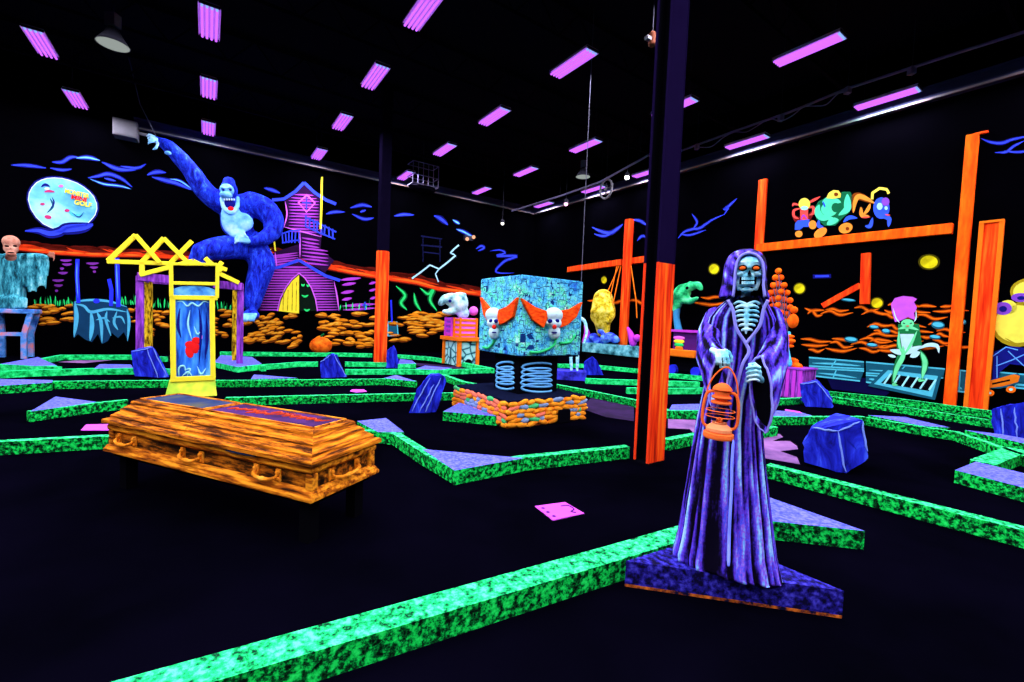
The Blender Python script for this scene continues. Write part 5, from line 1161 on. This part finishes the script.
ground('ground_painting', 'L', (148, 256, lambda x: 310, lambda x: 336), 60, (RBR, ROR, RHI), 'orange painted ground seen through the arbour', 32)
ground('ground_painting', 'L', (244, 300, lambda x: 314, lambda x: 347-(300-x)*.1), 62, (RBR, ROR, RHI), 'orange painted stones left of the house path', 33, slope=-.15, L=(6, 13))
ground('ground_painting', 'L', (318, 376, lambda x: 312, lambda x: 347), 62, (RBR, ROR, RHI), 'orange painted stones right of the house path', 34, slope=.05, L=(7, 15))
ground('ground_painting', 'L', (388, 446, lambda x: 313, lambda x: 343-(x-388)*.2), 56, (RBR, ROR, RHI), 'orange painted stones between pillar and white beast head', 35, slope=.03, L=(9, 18), H=(2, 3.4))
# carved stump table with posts
ST = paint('stump teal', S(80, 185, 220)); STD = paint('stump dark', S(15, 60, 95)); lay = []
lay += [(STD, 'poly', [(73, 302), (82, 299), (110, 300), (128, 308), (131, 318), (128, 342), (124, 332), (118, 338), (112, 333), (108, 341), (102, 344), (98, 334), (92, 342), (86, 340), (78, 334), (74, 338)])]
lay += [(ST, 'stroke', [(74, 302), (90, 300), (110, 301.5), (127, 307)], 2.4), (ST, 'stroke', [(75, 304), (84, 306), (91, 312), (108, 309), (127, 312)], 3), (ST, 'stroke', [(75, 302), (76.5, 318), (74, 337)], 4.5), (ST, 'stroke', [(91, 311), (92, 326), (90, 341)], 4.6), (ST, 'stroke', [(127, 309), (129, 322), (127.5, 341)], 3), (ST, 'stroke', [(97, 312), (101, 322), (102, 343)], 3.6), (ST, 'stroke', [(107, 311), (106, 320), (111, 336)], 2.8), (ST, 'stroke', [(117, 311), (114, 322), (118, 330)], 2.8), (ST, 'stroke', [(96, 320), (104, 318), (110, 322)], 2), (ST, 'stroke', [(112, 318), (121, 317), (125, 324)], 2)]
lay += [(BLUE, 'line', [(77.5, 259), (77, 275), (78.5, 303)], 4), (BLUE, 'line', [(117, 258), (117.5, 280), (118.5, 307)], 4.6), (BLUE, 'line', [(109, 279), (111.5, 290), (111, 306)], 4), (BLUE, 'ell', 96.5, 301, 3.4, 2.4)]
lay += [(BLUEL, 'stroke', [(77, 262), (76.8, 280), (78, 298)], 1.2), (BLUEL, 'stroke', [(116.3, 262), (117, 280), (118, 300)], 1.3)]
painting('stump_painting', 'L', lay, 'carved teal stump table with three blue posts', z0=.03)
# haunted house
HP = paint('house violet', S(170, 60, 195)); HPD = paint('house dark violet', S(38, 8, 52)); HPL = paint('house pink violet', S(215, 100, 235)); r = random.Random(8)
def planks(poly, n, sk, w, lay, top, bot, fl, fr):
    """siding strokes between left edge fl(y) and right edge fr(y)"""
    for k in range(n):
        y = top+(bot-top)*(k+.5)/n; a_, b_ = fl(y), fr(y)
        lay.append((HP, 'stroke', [(a_+.6, y), ((a_+b_)/2, y+sk*.5+r.uniform(-.4, .4)), (b_-.6, y+sk)], w))
lay = []
T = [(285, 201), (304, 185), (321, 199), (321, 237), (300, 232), (284, 227), (287.5, 220)]; W1 = [(259, 264), (275, 252), (299, 244), (300, 258), (259, 270)]; W2 = [(300, 232), (321.5, 237), (320.5, 249), (334, 260.5), (325, 273), (300, 257), (299, 244)]
B = [(264, 273), (299, 261), (334, 281), (339, 311), (259, 311)]
for p in (T, W1, W2, B): lay.append((HPD, 'poly', p))
planks(T, 13, 1.0, 1.7, lay, 193, 233, lambda y: 288 if y > 200 else 304-(y-184), lambda y: 320 if y > 198 else 304+(y-184))
planks(W1, 5, -4.5, 1.8, lay, 256, 268, lambda y: 261, lambda y: 299); planks(W2, 8, 3, 1.8, lay, 236, 264, lambda y: 301, lambda y: 320 if y < 248 else 329)
planks(B, 17, 0, 1.9, lay, 266, 311, lambda y: 264-(y-273)*.12 if y > 273 else 299-(y-261)*2.9, lambda y: 334+(y-281)*.17 if y > 281 else 299+(y-261)*1.75)
for pts in ([(285, 201), (287, 214), (284, 227)], [(321, 199), (321, 237)], [(300, 232), (300, 258)], [(264, 273), (257, 296)], [(334, 281), (337, 296), (339, 311)], [(284, 227), (300, 231), (322, 237)], [(275, 252), (277, 268)]): lay.append((HPL, 'stroke', pts, 1.4))
for pts in ([(272, 200), (284, 199), (296, 191), (304, 182.5)], [(304, 182.5), (314, 192), (326, 200), (336, 204)], [(258, 271), (280, 267), (299, 260)], [(299, 260), (312, 268), (326, 276), (340, 280.5)]): lay.append((CLO, 'line', spline([(x, y, 0) for x, y in pts], 4) and pts, 3))
lay.append((HPL, 'line', [(307, 195), (315, 203), (306.5, 212), (298.5, 202.5), (307, 195)], 1.6)); lay.append((CLO, 'line', [(306.5, 198), (306.5, 209)], 1.2)); lay.append((CLO, 'line', [(302, 202.5), (311, 203.5)], 1.2))
BK = paint('door dark', (0.004, 0.01, 0.006, 1), spec=0)
lay.append((BK, 'poly', [(278, 311), (280, 300), (286, 288), (292, 280), (299, 274), (305, 279), (311, 288), (315, 299), (317, 311)]))
lay.append((HPL, 'line', [(277.5, 311), (280, 299), (286, 287), (292, 279), (299, 273)], 1.1)); lay.append((HPL, 'line', [(299, 273), (305, 278), (311.5, 288), (315.5, 299), (317.5, 311)], 1.1))
lay.append((YEL, 'poly', [(278.5, 311), (281, 301), (286.5, 289), (292, 281), (299, 275), (299, 313.5)]))
for x in (283, 287.5, 292, 296): lay.append((DYEL, 'line', [(x, 311), (x+.6, 290 if x < 290 else 282)], .7))
for x, y, w_ in ((303, 284, 3.5), (308, 284.5, 3), (305, 295, 7), (307, 309, 6)): lay.append((GREEN, 'stroke', [(x-w_/2, y), (x, y+1.5), (x+w_/2, y)], 2))
for pts in ([(305, 217), (320, 224), (336, 232)], [(305, 226), (320, 233), (335, 239)], [(281, 234), (290, 231), (300, 230)], [(282, 243), (291, 241), (300, 240)]): lay.append((CLO, 'line', pts, 1.5))
for k in range(8): x = 306+k*3.8; y = 217+k*1.9; lay.append((CLO, 'line', [(x, y-1.5), (x+r.uniform(-1, 1), y+9)], 1.5))
for k in range(6): x = 282+k*3.4; lay.append((CLO, 'line', [(x, 232), (x+r.uniform(-1, 1), 243)], 1.4))
lay.append((YEL, 'line', [(322, 177), (321.5, 205), (320.5, 229)], 2)); lay.append((YEL, 'line', [(265, 254), (271, 249), (266, 256), (272, 255)], 1.8)); lay.append((YEL, 'line', [(274, 240), (275.5, 251)], 1.6))
painting('haunted_house_painting', 'L', lay, 'crooked violet painted haunted house with open yellow door', z0=.03)
lay = []
for x0, x1, y, w_ in ((340, 361, 279, 3), (342, 356, 284, 3), (341, 354, 292, 3.2), (342, 352, 299, 3), (342, 376, 305, 3), (343, 376, 309, 2.4), (369, 376, 283, 2.6), (369, 376, 290, 2.6), (370, 376, 298, 2.6)): lay.append((HP, 'stroke', [(x0, y+1), ((x0+x1)/2, y), (x1, y-1)], w_))
lay.append((CLO, 'line', [(365, 302), (365, 310)], 1.4)); lay.append((CLO, 'line', [(362, 305), (368, 305)], 1.4))
painting('fence_painting', 'L', lay, 'broken violet painted fence right of the house')
lay = [(GREEND, 'stroke', p, w*1.8) for p, w in (([(396, 286), (405, 295), (401, 303), (407, 310)], 3), ([(414, 293), (416, 303), (421, 311)], 2.4), ([(420, 288), (428, 294), (433, 290), (430, 300), (437, 311)], 3.4))]
lay += [(GREEN, 'stroke', l[2], l[3]*.45) for l in lay]
painting('vapour_painting', 'L', lay, 'green painted vapour curls right of the thin pillar')
LG = paint('lightning pale', S(170, 225, 240))
painting('lightning_painting', 'L', [(LG, 'line', [(459, 245), (454, 249), (450.5, 253), (453, 254), (455.5, 255.5), (448, 262), (439, 269), (430, 265), (421, 272), (412, 278.5)], 1.7), (LG, 'line', [(439, 269), (435.5, 274), (438.5, 282)], 1.3)], 'pale forked lightning bolt above the beast head', z0=.04)
BD_ = paint('billboard blue', S(14, 18, 60))
painting('billboard_painting', 'L', [(BD_, 'line', [(421, 236), (442, 239)], 1.2), (BD_, 'line', [(421, 245), (442, 247)], 1.6), (BD_, 'line', [(424, 252), (440, 254)], 1.2), (BD_, 'line', [(423, 236), (423, 262)], .8), (BD_, 'line', [(440, 239), (440, 262)], .8)], 'faint dark blue painted frame left of the lightning')
painting('jar_painting', 'L', [(TEALD, 'poly', [(388, 322), (397, 322), (398, 335), (388, 336)]), (TEAL, 'line', [(388, 322), (397, 322), (398, 335), (388, 336), (388, 322)], 1.3), (BLUE, 'line', [(391, 300), (392, 322)], 1.6)], 'small blue painted jar behind the thin pillar')

# ---------------- right wall
clouds([([(592, 227), (600, 231), (610, 233), (617, 229), (623, 224)], 2.2, 0), ([(594, 234), (604, 236), (614, 232)], 1.6, 0), ([(632, 219.5), (640, 221), (648, 226)], 1.8, 0), ([(637, 241), (642, 236), (648, 238)], 1.6, 0)], 'R', 'blue clouds around the crane post')
clouds([([(678, 238.5), (684, 232), (693, 229), (700, 228), (712, 220), (725, 214)], 1.6, 0), ([(693, 229), (697, 222), (692, 214)], 1.4, 0), ([(724, 215), (728, 208), (724, 210), (731, 204), (737, 198.5)], 1.7, 0), ([(680, 234), (690, 235), (706, 230)], 1.3, 0)], 'R', 'jagged blue lightning cloud between column and reaper')
clouds([([(980, 138), (990, 142), (1002, 143), (1014, 139), (1040, 134)], 1.8, 0), ([(995, 152.5), (1006, 152), (1014, 146), (1024, 141)], 1.6, 0), ([(1004, 151), (1020, 152), (1045, 147)], 1.4, 0)], 'R', 'blue cloud strokes right of the tallest post')
SP = ramp_mat('soft yellow spot', [(.3, S(150, 140, 0)), (.6, S(235, 225, 20))], scale=3); SPD = paint('spot halo', S(70, 65, 0))
for x, y, rx, ry, l in ((714, 269, 6, 6, 'left of the reaper hood'), (799.5, 288.5, 6.5, 6, 'right of the candelabra'), (929, 262, 11, 8, 'beside the tallest post'), (877, 303, 7, 6, 'under the short hanging post'), (604, 280, 3.2, 4.2, 'above the yellow phantom')):
    painting('yellow_spot_painting', 'R', [(SPD, 'ell', x, y, rx, ry), (SP, 'ell', x, y, rx*.8, ry*.8)], 'round yellow painted spot '+l)
painting('plaque_painting', 'R', [(CLD, 'line', [(813, 276.5), (831, 276)], 4), (CLO, 'line', [(815, 276.3), (829, 276)], 2), ], 'small blue painted bar above the brace')
# orange strata
def strata(x0, x1, y0, amp, seed, label, n=4):
    r = random.Random(seed); lay = []
    P = []
    for k in range(n):
        yy = y0+k*amp; x = x0+r.uniform(0, 12)
        while x < x1:
            L = r.uniform(14, 40); P.append([(x, yy+r.uniform(-1.5, 1.5)), (x+L*.3, yy+r.uniform(-3, 2)), (x+L*.6, yy+r.uniform(-1, 3)), (x+L, yy+r.uniform(-1, 2))]); x += L*r.uniform(.7, 1.3)
    lay = [(O2D, 'stroke', p, 4) for p in P]+[(O2, 'stroke', p, 1.9) for p in P]
    return painting('strata_painting', 'R', lay, label)
strata(800, 880, 309, 4.2, 41, 'orange painted rock strata right of the candelabra', 2); strata(880, 948, 306, 5, 42, 'orange painted rock strata beside the girl', 3)
strata(800, 886, 340, 4.5, 43, 'lower orange painted rock strata above the teal pavement', 3); strata(862, 946, 326, 5, 44, 'middle orange painted rock strata behind the girl', 5)
strata(584, 645, 302, 3, 45, 'thin orange painted strata behind the phantom', 1); strata(690, 740, 297, 5, 46, 'orange painted strata beside the green dragon', 2); strata(998, 1040, 330, 6, 47, 'orange painted strata behind the yellow blob creature', 3)
SLB = [(851, 339.5, 7, 3), (874, 327, 5, 2), (886, 331, 4.5, 2.5), (938, 325, 7, 4), (935, 337, 6, 2.4), (963, 322, 3.4, 3), (872, 345, 6, 2), (848, 300, 8, 1.6)]
painting('stone_painting', 'R', [(TEALD, 'ell', x, y, w_, h_, .1) for x, y, w_, h_ in SLB]+[(TEAL, 'ell', x, y-.4, w_*.8, h_*.6, .1) for x, y, w_, h_ in SLB], 'small teal painted stones among the orange strata', z0=.03)
# teal pavement
def pavement(quads, label):
    lay = [(TEALD, 'poly', q_) for q_ in quads]
    for q_ in quads: lay.append((TEAL, 'line', [q_[0], q_[1]], 1.5)); 
    for q_ in quads: lay.append((TEAL, 'line', [q_[3], q_[2]], 1.5)); lay.append((TEAL, 'line', [(q_[0][0]*.5+q_[1][0]*.5, q_[0][1]*.5+q_[1][1]*.5), (q_[3][0]*.6+q_[2][0]*.4, q_[3][1]*.6+q_[2][1]*.4)], 1.2)); lay.append((TEAL, 'stroke', [(q_[3][0]+3, q_[3][1]-3), ((q_[3][0]+q_[2][0])/2, (q_[3][1]+q_[2][1])/2-3.5), (q_[2][0]-3, q_[2][1]-3)], 2))
    return painting('pavement_painting', 'R', lay, label, z0=.02)
NV = paint('navy shade', S(5, 5, 60))
painting('shade_painting', 'R', [(NV, 'poly', [(826, 376), (866, 378), (873, 384), (890, 392), (886, 396), (832, 389)])], 'deep navy painted shade under the teal pavement')
pavement([[(809, 357.5), (864, 362), (864, 369), (809, 366)], [(809, 368), (864, 371), (860, 381), (815, 376)], [(866, 362), (945, 369), (943, 378), (866, 373)], [(866, 375), (900, 378), (880, 384), (866, 382)], [(955, 370), (966, 371), (965, 392), (955, 391)], [(996, 372), (1040, 376), (1040, 390), (998, 386)]], 'teal painted pavement slabs along the site mural')
GR = [(874, 384), (888, 370), (938, 376), (932, 397)]
lay = [(TEALD, 'poly', [(868, 386), (886, 367), (942, 374), (935, 400)]), (TEAL, 'poly', GR), (BLACK, 'poly', [(881, 383), (890, 374), (934, 380), (929, 391)])]
for k in range(6): x = 884+k*9.0; lay.append((TEALL, 'line', [(x, 384+k*1.2), (x+7, 373.5+k*1.2)], 2))
painting('grate_painting', 'R', lay, 'teal painted street grate under the green girl', z0=.045)
# girl
GL = paint('girl green', S(110, 245, 160)); GLD = paint('girl dark green', S(20, 120, 60)); DRS = paint('dress pale', S(190, 240, 240)); HRP = paint('hair purple', S(205, 90, 230))
lay = [(GLD, 'poly', [(898, 324), (919, 324), (922, 345), (916, 352), (900, 356), (898, 340)])]
lay += [(GLD, 'stroke', p, w) for p, w in (([(902, 340), (902, 352), (897, 366), (892, 383)], 7), ([(920, 350), (925, 363), (922, 378)], 7), ([(900, 331), (899, 345), (902, 356)], 5), ([(917, 331), (911, 344), (904, 354)], 5))]
lay += [(DRS, 'stroke', p, w) for p, w in (([(890, 350), (900, 352), (912, 350), (922, 346)], 6.5), ([(918, 349), (928, 345), (937, 346), (939, 353)], 4), ([(888, 355), (896, 357)], 3), ([(910, 357), (920, 352)], 6))]
lay += [(DRS, 'poly', [(900, 334), (914, 334), (912, 348), (902, 348)])]
lay += [(GL, 'stroke', p, w) for p, w in (([(903, 346), (903, 356), (897, 368), (893, 382)], 5), ([(921, 352), (925, 363), (922, 379)], 5), ([(899, 331), (899, 344), (903, 355)], 3), ([(917, 331), (911, 344), (904, 355)], 3), ([(898, 329), (908, 327), (919, 330)], 3.4), ([(897, 382), (893, 384.5), (898, 385)], 2.4), ([(921, 378), (919, 380.5), (926, 380)], 2.4))]
lay += [(GL, 'ell', 907.5, 323.5, 6.5, 4.4), (GL, 'line', [(907, 326), (907, 331)], 3)]
lay += [(HRP, 'poly', [(895, 322), (892, 312), (891, 304), (895, 298), (903, 296), (913, 297), (917, 299), (914, 302), (917, 308), (914, 313), (915, 320), (908, 317), (900, 321)])]
lay += [(DRS, 'stroke', [(893, 308), (896, 318), (900, 323)], 1.3), (DRS, 'stroke', [(916, 310), (916, 318), (914, 322)], 1.2), (BLACK, 'line', [(903, 323), (905, 323.6)], .9), (BLACK, 'line', [(910, 323.6), (912, 323)], .9), (RED, 'line', [(906.5, 326), (909, 326)], .9)]
painting('girl_painting', 'R', lay, 'pale green painted girl with tall purple hair bending over a grate', z0=.06)
# blob creature at the edge
YD = paint('blob ochre', S(170, 150, 20)); YB_ = paint('blob yellow', S(250, 240, 80)); EYP = paint('eye violet', S(130, 70, 200))
lay = [(YD, 'ell', 1018, 325, 27, 22), (YD, 'ell', 1030, 292, 20, 14)]+[(YB_, 'ell', 1018, 324, 24, 19), (YB_, 'ell', 1030, 292, 17, 11), (YB_, 'ell', 1008, 307, 9, 7)]
lay += [(EYP, 'ell', 1003, 308.5, 9, 6.5), (EYP, 'ell', 1021, 297.5, 10, 4.5)]+[(BLUED, 'ell', 1003, 309, 4, 3), (BLUED, 'ell', 1021, 298, 4, 2)]+[(YD, 'stroke', [(1005, 338), (1020, 345), (1040, 340)], 2)]
lay += [(BLUED, 'poly', [(994, 352), (1008, 346), (1045, 350), (1045, 368), (1010, 364), (1000, 372), (998, 380), (992, 380)])]
lay += [(BLUEL, 'line', p, 1.1) for p in ([(993, 356), (1006, 347), (1018, 350)], [(996, 366), (1012, 360), (1030, 352)], [(1008, 351), (1024, 366)], [(997, 356), (997, 378)])]
painting('blob_painting', 'R', lay, 'yellow painted blob creature with violet goggle eyes and blue trousers', z0=.04)
SK = paint('skateboard orange', S(230, 120, 20)); lay = [(TEALD, 'line', [(990, 384), (1000, 384), (1013, 380), (1020, 377)], 9), (SK, 'poly', [(988, 381), (1000, 378), (1014, 374), (1020, 376), (1018, 382), (1004, 386), (990, 388)]), (BLACK, 'line', [(992, 384), (1010, 380)], 1.6), (O2, 'ell', 990, 393, 4.4, 3.2), (O2, 'ell', 1011, 389.5, 5, 3.4), (TEALL, 'ell', 1011, 389.5, 2, 1.4), (TEALL, 'ell', 990, 393, 1.6, 1.2)]
painting('skateboard_painting', 'R', lay, 'orange painted skateboard below the yellow blob creature', z0=.06)
# three running monsters on the beam.  m(zx, zy): sighting from the enlarged study
mz = lambda x, y: (780+x/8.53, 180+y/8.53)
def shape(c, k, *a_):
    if k == 'ell': x, y, rx, ry = a_[:4]; return (c, 'ell', *mz(x, y), rx/8.53, ry/8.53, *a_[4:])
    if k == 'poly': return (c, 'poly', [mz(*p) for p in a_[0]])
    return (c, k, [mz(*p) for p in a_[0]], a_[1]/8.53)
TR = paint('runner red', S(240, 80, 70)); TRD = paint('runner dark red', S(110, 20, 20)); TG = paint('runner green', S(80, 235, 170)); TGD = paint('runner dark green', S(10, 100, 60)); TO = paint('runner orange', S(245, 150, 50)); TOD = paint('runner brown', S(120, 55, 5)); TB_ = paint('runner blue', S(50, 90, 240)); TY = paint('runner yellow', S(250, 225, 80))
painting('runner_painting', 'R', [shape(TRD, 'stroke', [(110, 290), (150, 340), (230, 330), (290, 260)], 60), shape(TR, 'stroke', [(180, 240), (120, 260), (120, 310), (160, 330)], 24), shape(TR, 'stroke', [(230, 200), (290, 170), (345, 140)], 22), shape(TR, 'stroke', [(170, 215), (120, 205), (105, 225)], 20), shape(TR, 'stroke', [(240, 240), (280, 230), (285, 280), (250, 300)], 26), shape(TR, 'poly', [(170, 250), (240, 250), (240, 340), (175, 340)]),
    shape(TB_, 'poly', [(150, 345), (250, 335), (250, 400), (200, 400), (170, 425), (125, 425), (130, 370)]), shape(PURP, 'stroke', [(175, 350), (200, 300), (240, 345)], 12), shape(TY, 'ell', 208, 205, 50, 52), shape(TEALL, 'ell', 208, 240, 32, 18), shape(TO, 'ell', 160, 460, 32, 28), shape(TO, 'ell', 278, 382, 34, 38)], 'small running monster with yellow cap and red arms')
painting('runner_painting', 'R', [shape(TGD, 'poly', [(300, 230), (330, 180), (400, 150), (540, 100), (600, 100), (620, 150), (590, 280), (540, 320), (470, 390), (380, 390), (310, 330)]), shape(TG, 'stroke', [(335, 210), (320, 270), (360, 320), (450, 320)], 60), shape(TG, 'stroke', [(575, 120), (575, 190), (570, 250), (500, 300)], 62), shape(TG, 'stroke', [(360, 190), (430, 170), (520, 190)], 60), shape(TG, 'stroke', [(400, 380), (450, 350), (500, 340)], 56), shape(TG, 'ell', 420, 250, 70, 60), shape(TGD, 'ell', 475, 235, 36, 40), shape(TGD, 'line', [(525, 170), (520, 240)], 10),
    shape(TB_, 'stroke', [(330, 340), (330, 390), (370, 400)], 34), shape(TB_, 'stroke', [(540, 360), (590, 320), (660, 325)], 34), shape(TY, 'poly', [(395, 155), (415, 110), (455, 85), (500, 90), (520, 120), (515, 150), (450, 160)]), shape(TO, 'ell', 345, 450, 62, 36, -.6), shape(TO, 'ell', 560, 410, 60, 44, -.3), shape(TB_, 'stroke', [(365, 180), (385, 235)], 16), shape(TOD, 'ell', 575, 415, 16, 16), shape(TOD, 'ell', 478, 122, 18, 16)], 'big green running monster with yellow cap in the middle of the beam')
painting('runner_painting', 'R', [shape(TOD, 'stroke', [(625, 280), (630, 170), (680, 140), (800, 200)], 70), shape(TO, 'stroke', [(625, 280), (640, 190), (670, 140), (740, 160), (810, 200)], 42), shape(TO, 'stroke', [(690, 230), (700, 300), (760, 310)], 36), shape(TO, 'stroke', [(770, 200), (750, 250), (710, 300)], 30), shape(TB_, 'ell', 865, 240, 70, 92), shape(TB_, 'stroke', [(790, 320), (770, 390), (725, 395)], 34), shape(TB_, 'stroke', [(880, 320), (930, 330), (925, 400)], 40), shape(EYP, 'ell', 900, 185, 34, 36), shape(TR, 'stroke', [(690, 320), (770, 315)], 14), shape(TR, 'stroke', [(895, 295), (940, 300)], 14), shape(TY, 'line', [(785, 165), (790, 110), (850, 70), (910, 80), (930, 115)], 24), shape(TEALL, 'ell', 850, 225, 24, 30), shape(TEALL, 'ell', 905, 240, 14, 16)], 'blue faced running monster with orange body and yellow band')

# ================================================================ CEILING HARDWARE
def bell(px, py, z, s, label, tilt=0):
    p = G(px, py, z); o = empty('bay_lamp', p, 0, label, 'ceiling light')
    q = MB(); q.lathe([(.06*s, .34*s), (.09*s, .32*s), (.14*s, .2*s), (.27*s, .0), (.26*s, .0), (.12*s, .19*s), (.05*s, .30*s)], 24); q.build('bell_shade', STEEL, o, smooth=True)
    q = MB(); q.lathe([(.255*s, .005), (.25*s, .015)], 24); q.build('lens', glow('bay lens', (.55, .62, .58, 1), .55), o)
    q = MB(); q.box((0, 0, .47*s), (.20*s, .16*s, .24*s)); q.build('ballast_box', GREY, o)
    q = MB(); q.tube([(0, 0, .58*s), (0, 0, CEIL_Z-z)], .01, 6); q.build('hanging_rod', STEEL, o)
bell(113, 45, 7.0, 1.05, 'large bell shaped bay lamp hanging off at the upper left'); bell(583, 177, 7.0, 1.0, 'bell shaped bay lamp hanging over the clown box')
def cable(name, P, rad, mat, label, cat='cable'):
    P = [Vector(p) for p in P]; q = MB(); q.tube(P, rad, 6); return tag(q.build(name, mat), label, cat)
# conduit with clamps in front of the right ledge
pts = [onplane(x, y, NN, 13.2) for x, y in ((676, 152.5), (735, 131), (790, 112), (846, 89), (960, 52), (1024, 32), (1100, 8))]
PIPEM = paint('conduit grey', (0.22, 0.20, 0.34, 1), rough=.6)
cd_ = cable('conduit_pipe', pts, .035, PIPEM, 'long grey conduit pipe with wires hung before the right ledge', 'pipe')
for k, (x, y) in enumerate(((697, 145), (781, 116), (848, 88), (912, 68))):
    c = onplane(x, y, NN, 13.2)-cd_.location; q = MB(); q.tube([c, c+ZZ*(CEIL_Z-c.z-cd_.location.z)], .008, 5); q.build('drop_rod', STEEL, cd_)
    q = MB(); q.box(c-ZZ*.06, (.12, .12, .16)); q.build('clamp_box', PIPEM, cd_)
r = random.Random(12); P = []
for k in range(14): x = 700+k*11.5; y = 144-(x-697)*.365+4+3*math.sin(k*1.9)+r.uniform(-1, 2); P.append(onplane(x, y, NN, 13.15))
cable('loose_cable', spline(P, 4), .015, PIPEM, 'looping loose cables strung along the conduit pipe')
pts2 = [onplane(x, y, NN, 12.2) for x, y in ((512, 211), (560, 196), (600, 182), (640, 160), (657, 150))]
cd2 = cable('conduit_pipe', pts2, .04, PIPEM, 'grey conduit pipe running past the star-bright bulb', 'pipe')
for x, y in ((560, 196), (640, 160)): c = onplane(x, y, NN, 12.2)-cd2.location; q = MB(); q.tube([c, c+ZZ*(CEIL_Z-c.z-cd2.location.z)], .008, 5); q.build('drop_rod', STEEL, cd2)
# small lamps
def bulb(px, py, n_k, rad, col, st_, label, ztop=CEIL_Z):
    p = onplane(px, py, NN, n_k); o = empty('small_lamp', p, 0, label, 'lamp')
    q = MB(); q.ell((0, 0, 0), rad, n=12, k=8); q.build('bulb', glow('bulb '+label[:12], col, st_), o, smooth=True)
    q = MB(); q.lathe([(rad*1.1, rad*.5), (rad*1.1, rad*2), (rad*.6, rad*2.4)], 12); q.build('lamp_holder', STEEL, o)
    q = MB(); q.tube([(0, 0, rad*2.2), (0, 0, ztop-p.z)], .008, 5); q.build('drop_rod', STEEL, o)
bulb(627, 177.5, 12.2, .075, (1, 1, .9, 1), 12, 'star-bright white bulb hanging beside the black column')
bulb(566, 204, 12.0, .08, (1, .5, .9, 1), 3, 'pinkish small lamp hanging near the room corner')
bulb(502.5, 223.5, 10.5, .07, (.9, .9, .75, 1), 3, 'pale small lamp hanging over the left ledge end')
el = empty('emergency_lamp', onwall(469, 238, 'L', .16), ROT_L, 'twin headed amber emergency lamp high on the left wall', 'lamp')
q = MB(); q.box((0, .06, .0), (.42, .2, .22)); q.build('lamp_box', STEEL, el)
for sx in (-1, 1): q = MB(); q.ell((sx*.17, -.14, -.02+.07*sx), (.085, .085, .085)); q.build('lamp_head', glow('amber head', (1, .45, .25, 1), 1.3), el, smooth=True)
# ring fan, junction box, basket, projector, cable to gorilla
rf = empty('ring_fan', onplane(606, 189, NN, 12.5), ROT_R, 'round grey ring shaped fan beside a blacklight', 'fan')
q = MB(); q.tube([(.30*math.cos(t*PI/12), 0, .36*math.sin(t*PI/12)) for t in range(25)], .04, 8); q.build('ring', GREY, rf, smooth=True)
for k in range(4): q = MB(); q.box((.12*math.cos(k*PI/2), 0, .14*math.sin(k*PI/2)), (.16, .02, .07), R=Matrix.Rotation(-k*PI/2, 3, 'Y')); q.build('blade', STEEL, rf)
q = MB(); q.ell((0, 0, 0), (.07, .07, .07)); q.build('hub', GREY, rf)
for s in (-1, 1): q = MB(); q.bar((s*.05, 0, 0), (s*.29, 0, s*.05), .02); q.build('strut', GREY, rf)
q = MB(); q.tube([(0, 0, .36), (0, 0, CEIL_Z-rf.location.z)], .012, 6); q.build('hanging_rod', STEEL, rf)
jb = empty('junction_box', onwall(125, 127.5, 'L', .5), ROT_L, 'grey metal box at the end of the left ledge', 'junction box')
q = MB(); w_ = (onwall(137, 128, 'L', .5)-onwall(113, 128, 'L', .5)).length; q.box((0, .25, 0), (w_, .5, .52)); q.build('box', GREY, jb, bevel=.02)
q = MB(); q.box((0, -.01, 0), (w_*.9, .02, .44)); q.build('cover', GREY, jb)
q = MB(); q.tube([(w_/2, .1, -.05), (w_/2+.4, .1, -.08)], .05, 8); q.build('cable_gland', GREY, jb)
bk_ = empty('wire_basket', onplane(423, 178, DR, 17.3), ROT_L, 'dark wire cage hanging at the ledge right of the thin pillar', 'cage')
for z in (-.35, .0, .5): q = MB(); [q.bar(p0_, p1_, .03) for p0_, p1_ in (((-.55, -.3, z), (.55, -.3, z)), ((.55, -.3, z), (.55, .3, z)), ((.55, .3, z), (-.55, .3, z)), ((-.55, .3, z), (-.55, -.3, z)))]; q.build('hoop', PIPEM, bk_)
for k in range(6): x = -.55+k*.22; q = MB(); q.bar((x, -.3, -.35), (x, -.3, .5), .025); q.build('wire', PIPEM, bk_)
q = MB(); q.lathe([(.5, -.36), (.62, -.42), (.5, -.5)], 20, sy=.6); q.build('tray', DKSTEEL, bk_)
q = MB(); q.tube([(0, 0, .5), (0, 0, CEIL_Z-bk_.location.z)], .015, 5); q.bar((-.55, 0, .5), (.55, 0, .5), .03); q.build('hanging_rod', STEEL, bk_)
pj = empty('spot_projector', G(652, 46, 6.6), .5, 'small reddish projector clamped left of the black column', 'projector')
q = MB(); q.lathe([(.05, 0), (.07, .02), (.07, .2), (.04, .24)], 12); q.build('barrel', paint('projector rust', S(110, 60, 40)), pj)
q = MB(); q.box((-.10, 0, .1), (.10, .08, .06)); q.build('bracket', GREY, pj)
q = MB(); q.tube([(0, 0, .22), (0, 0, CEIL_Z-6.6)], .012, 5); q.build('hanging_rod', STEEL, pj)
CBL = paint('cable pale', (0.10, 0.10, 0.14, 1))
A_ = onplane(156, 136, DR, K_LEFT-.9); cable('hanging_cable', [A_, onplane(140, 104, DR, K_LEFT-1.2), Vector((onplane(128, 75, DR, K_LEFT-1.6).x, onplane(128, 75, DR, K_LEFT-1.6).y, CEIL_Z))], .012, CBL, 'thin pale cable rising from the gorilla raised hand')
p_ = onplane(583, 245, DR, 7.6)
cable('hanging_cable', [Vector((p_.x, p_.y, 1.2)), Vector((p_.x, p_.y, 4.0)), Vector((p_.x, p_.y, CEIL_Z))], .008, CBL, 'thin pale cable dropping straight from the roof behind the clown box')
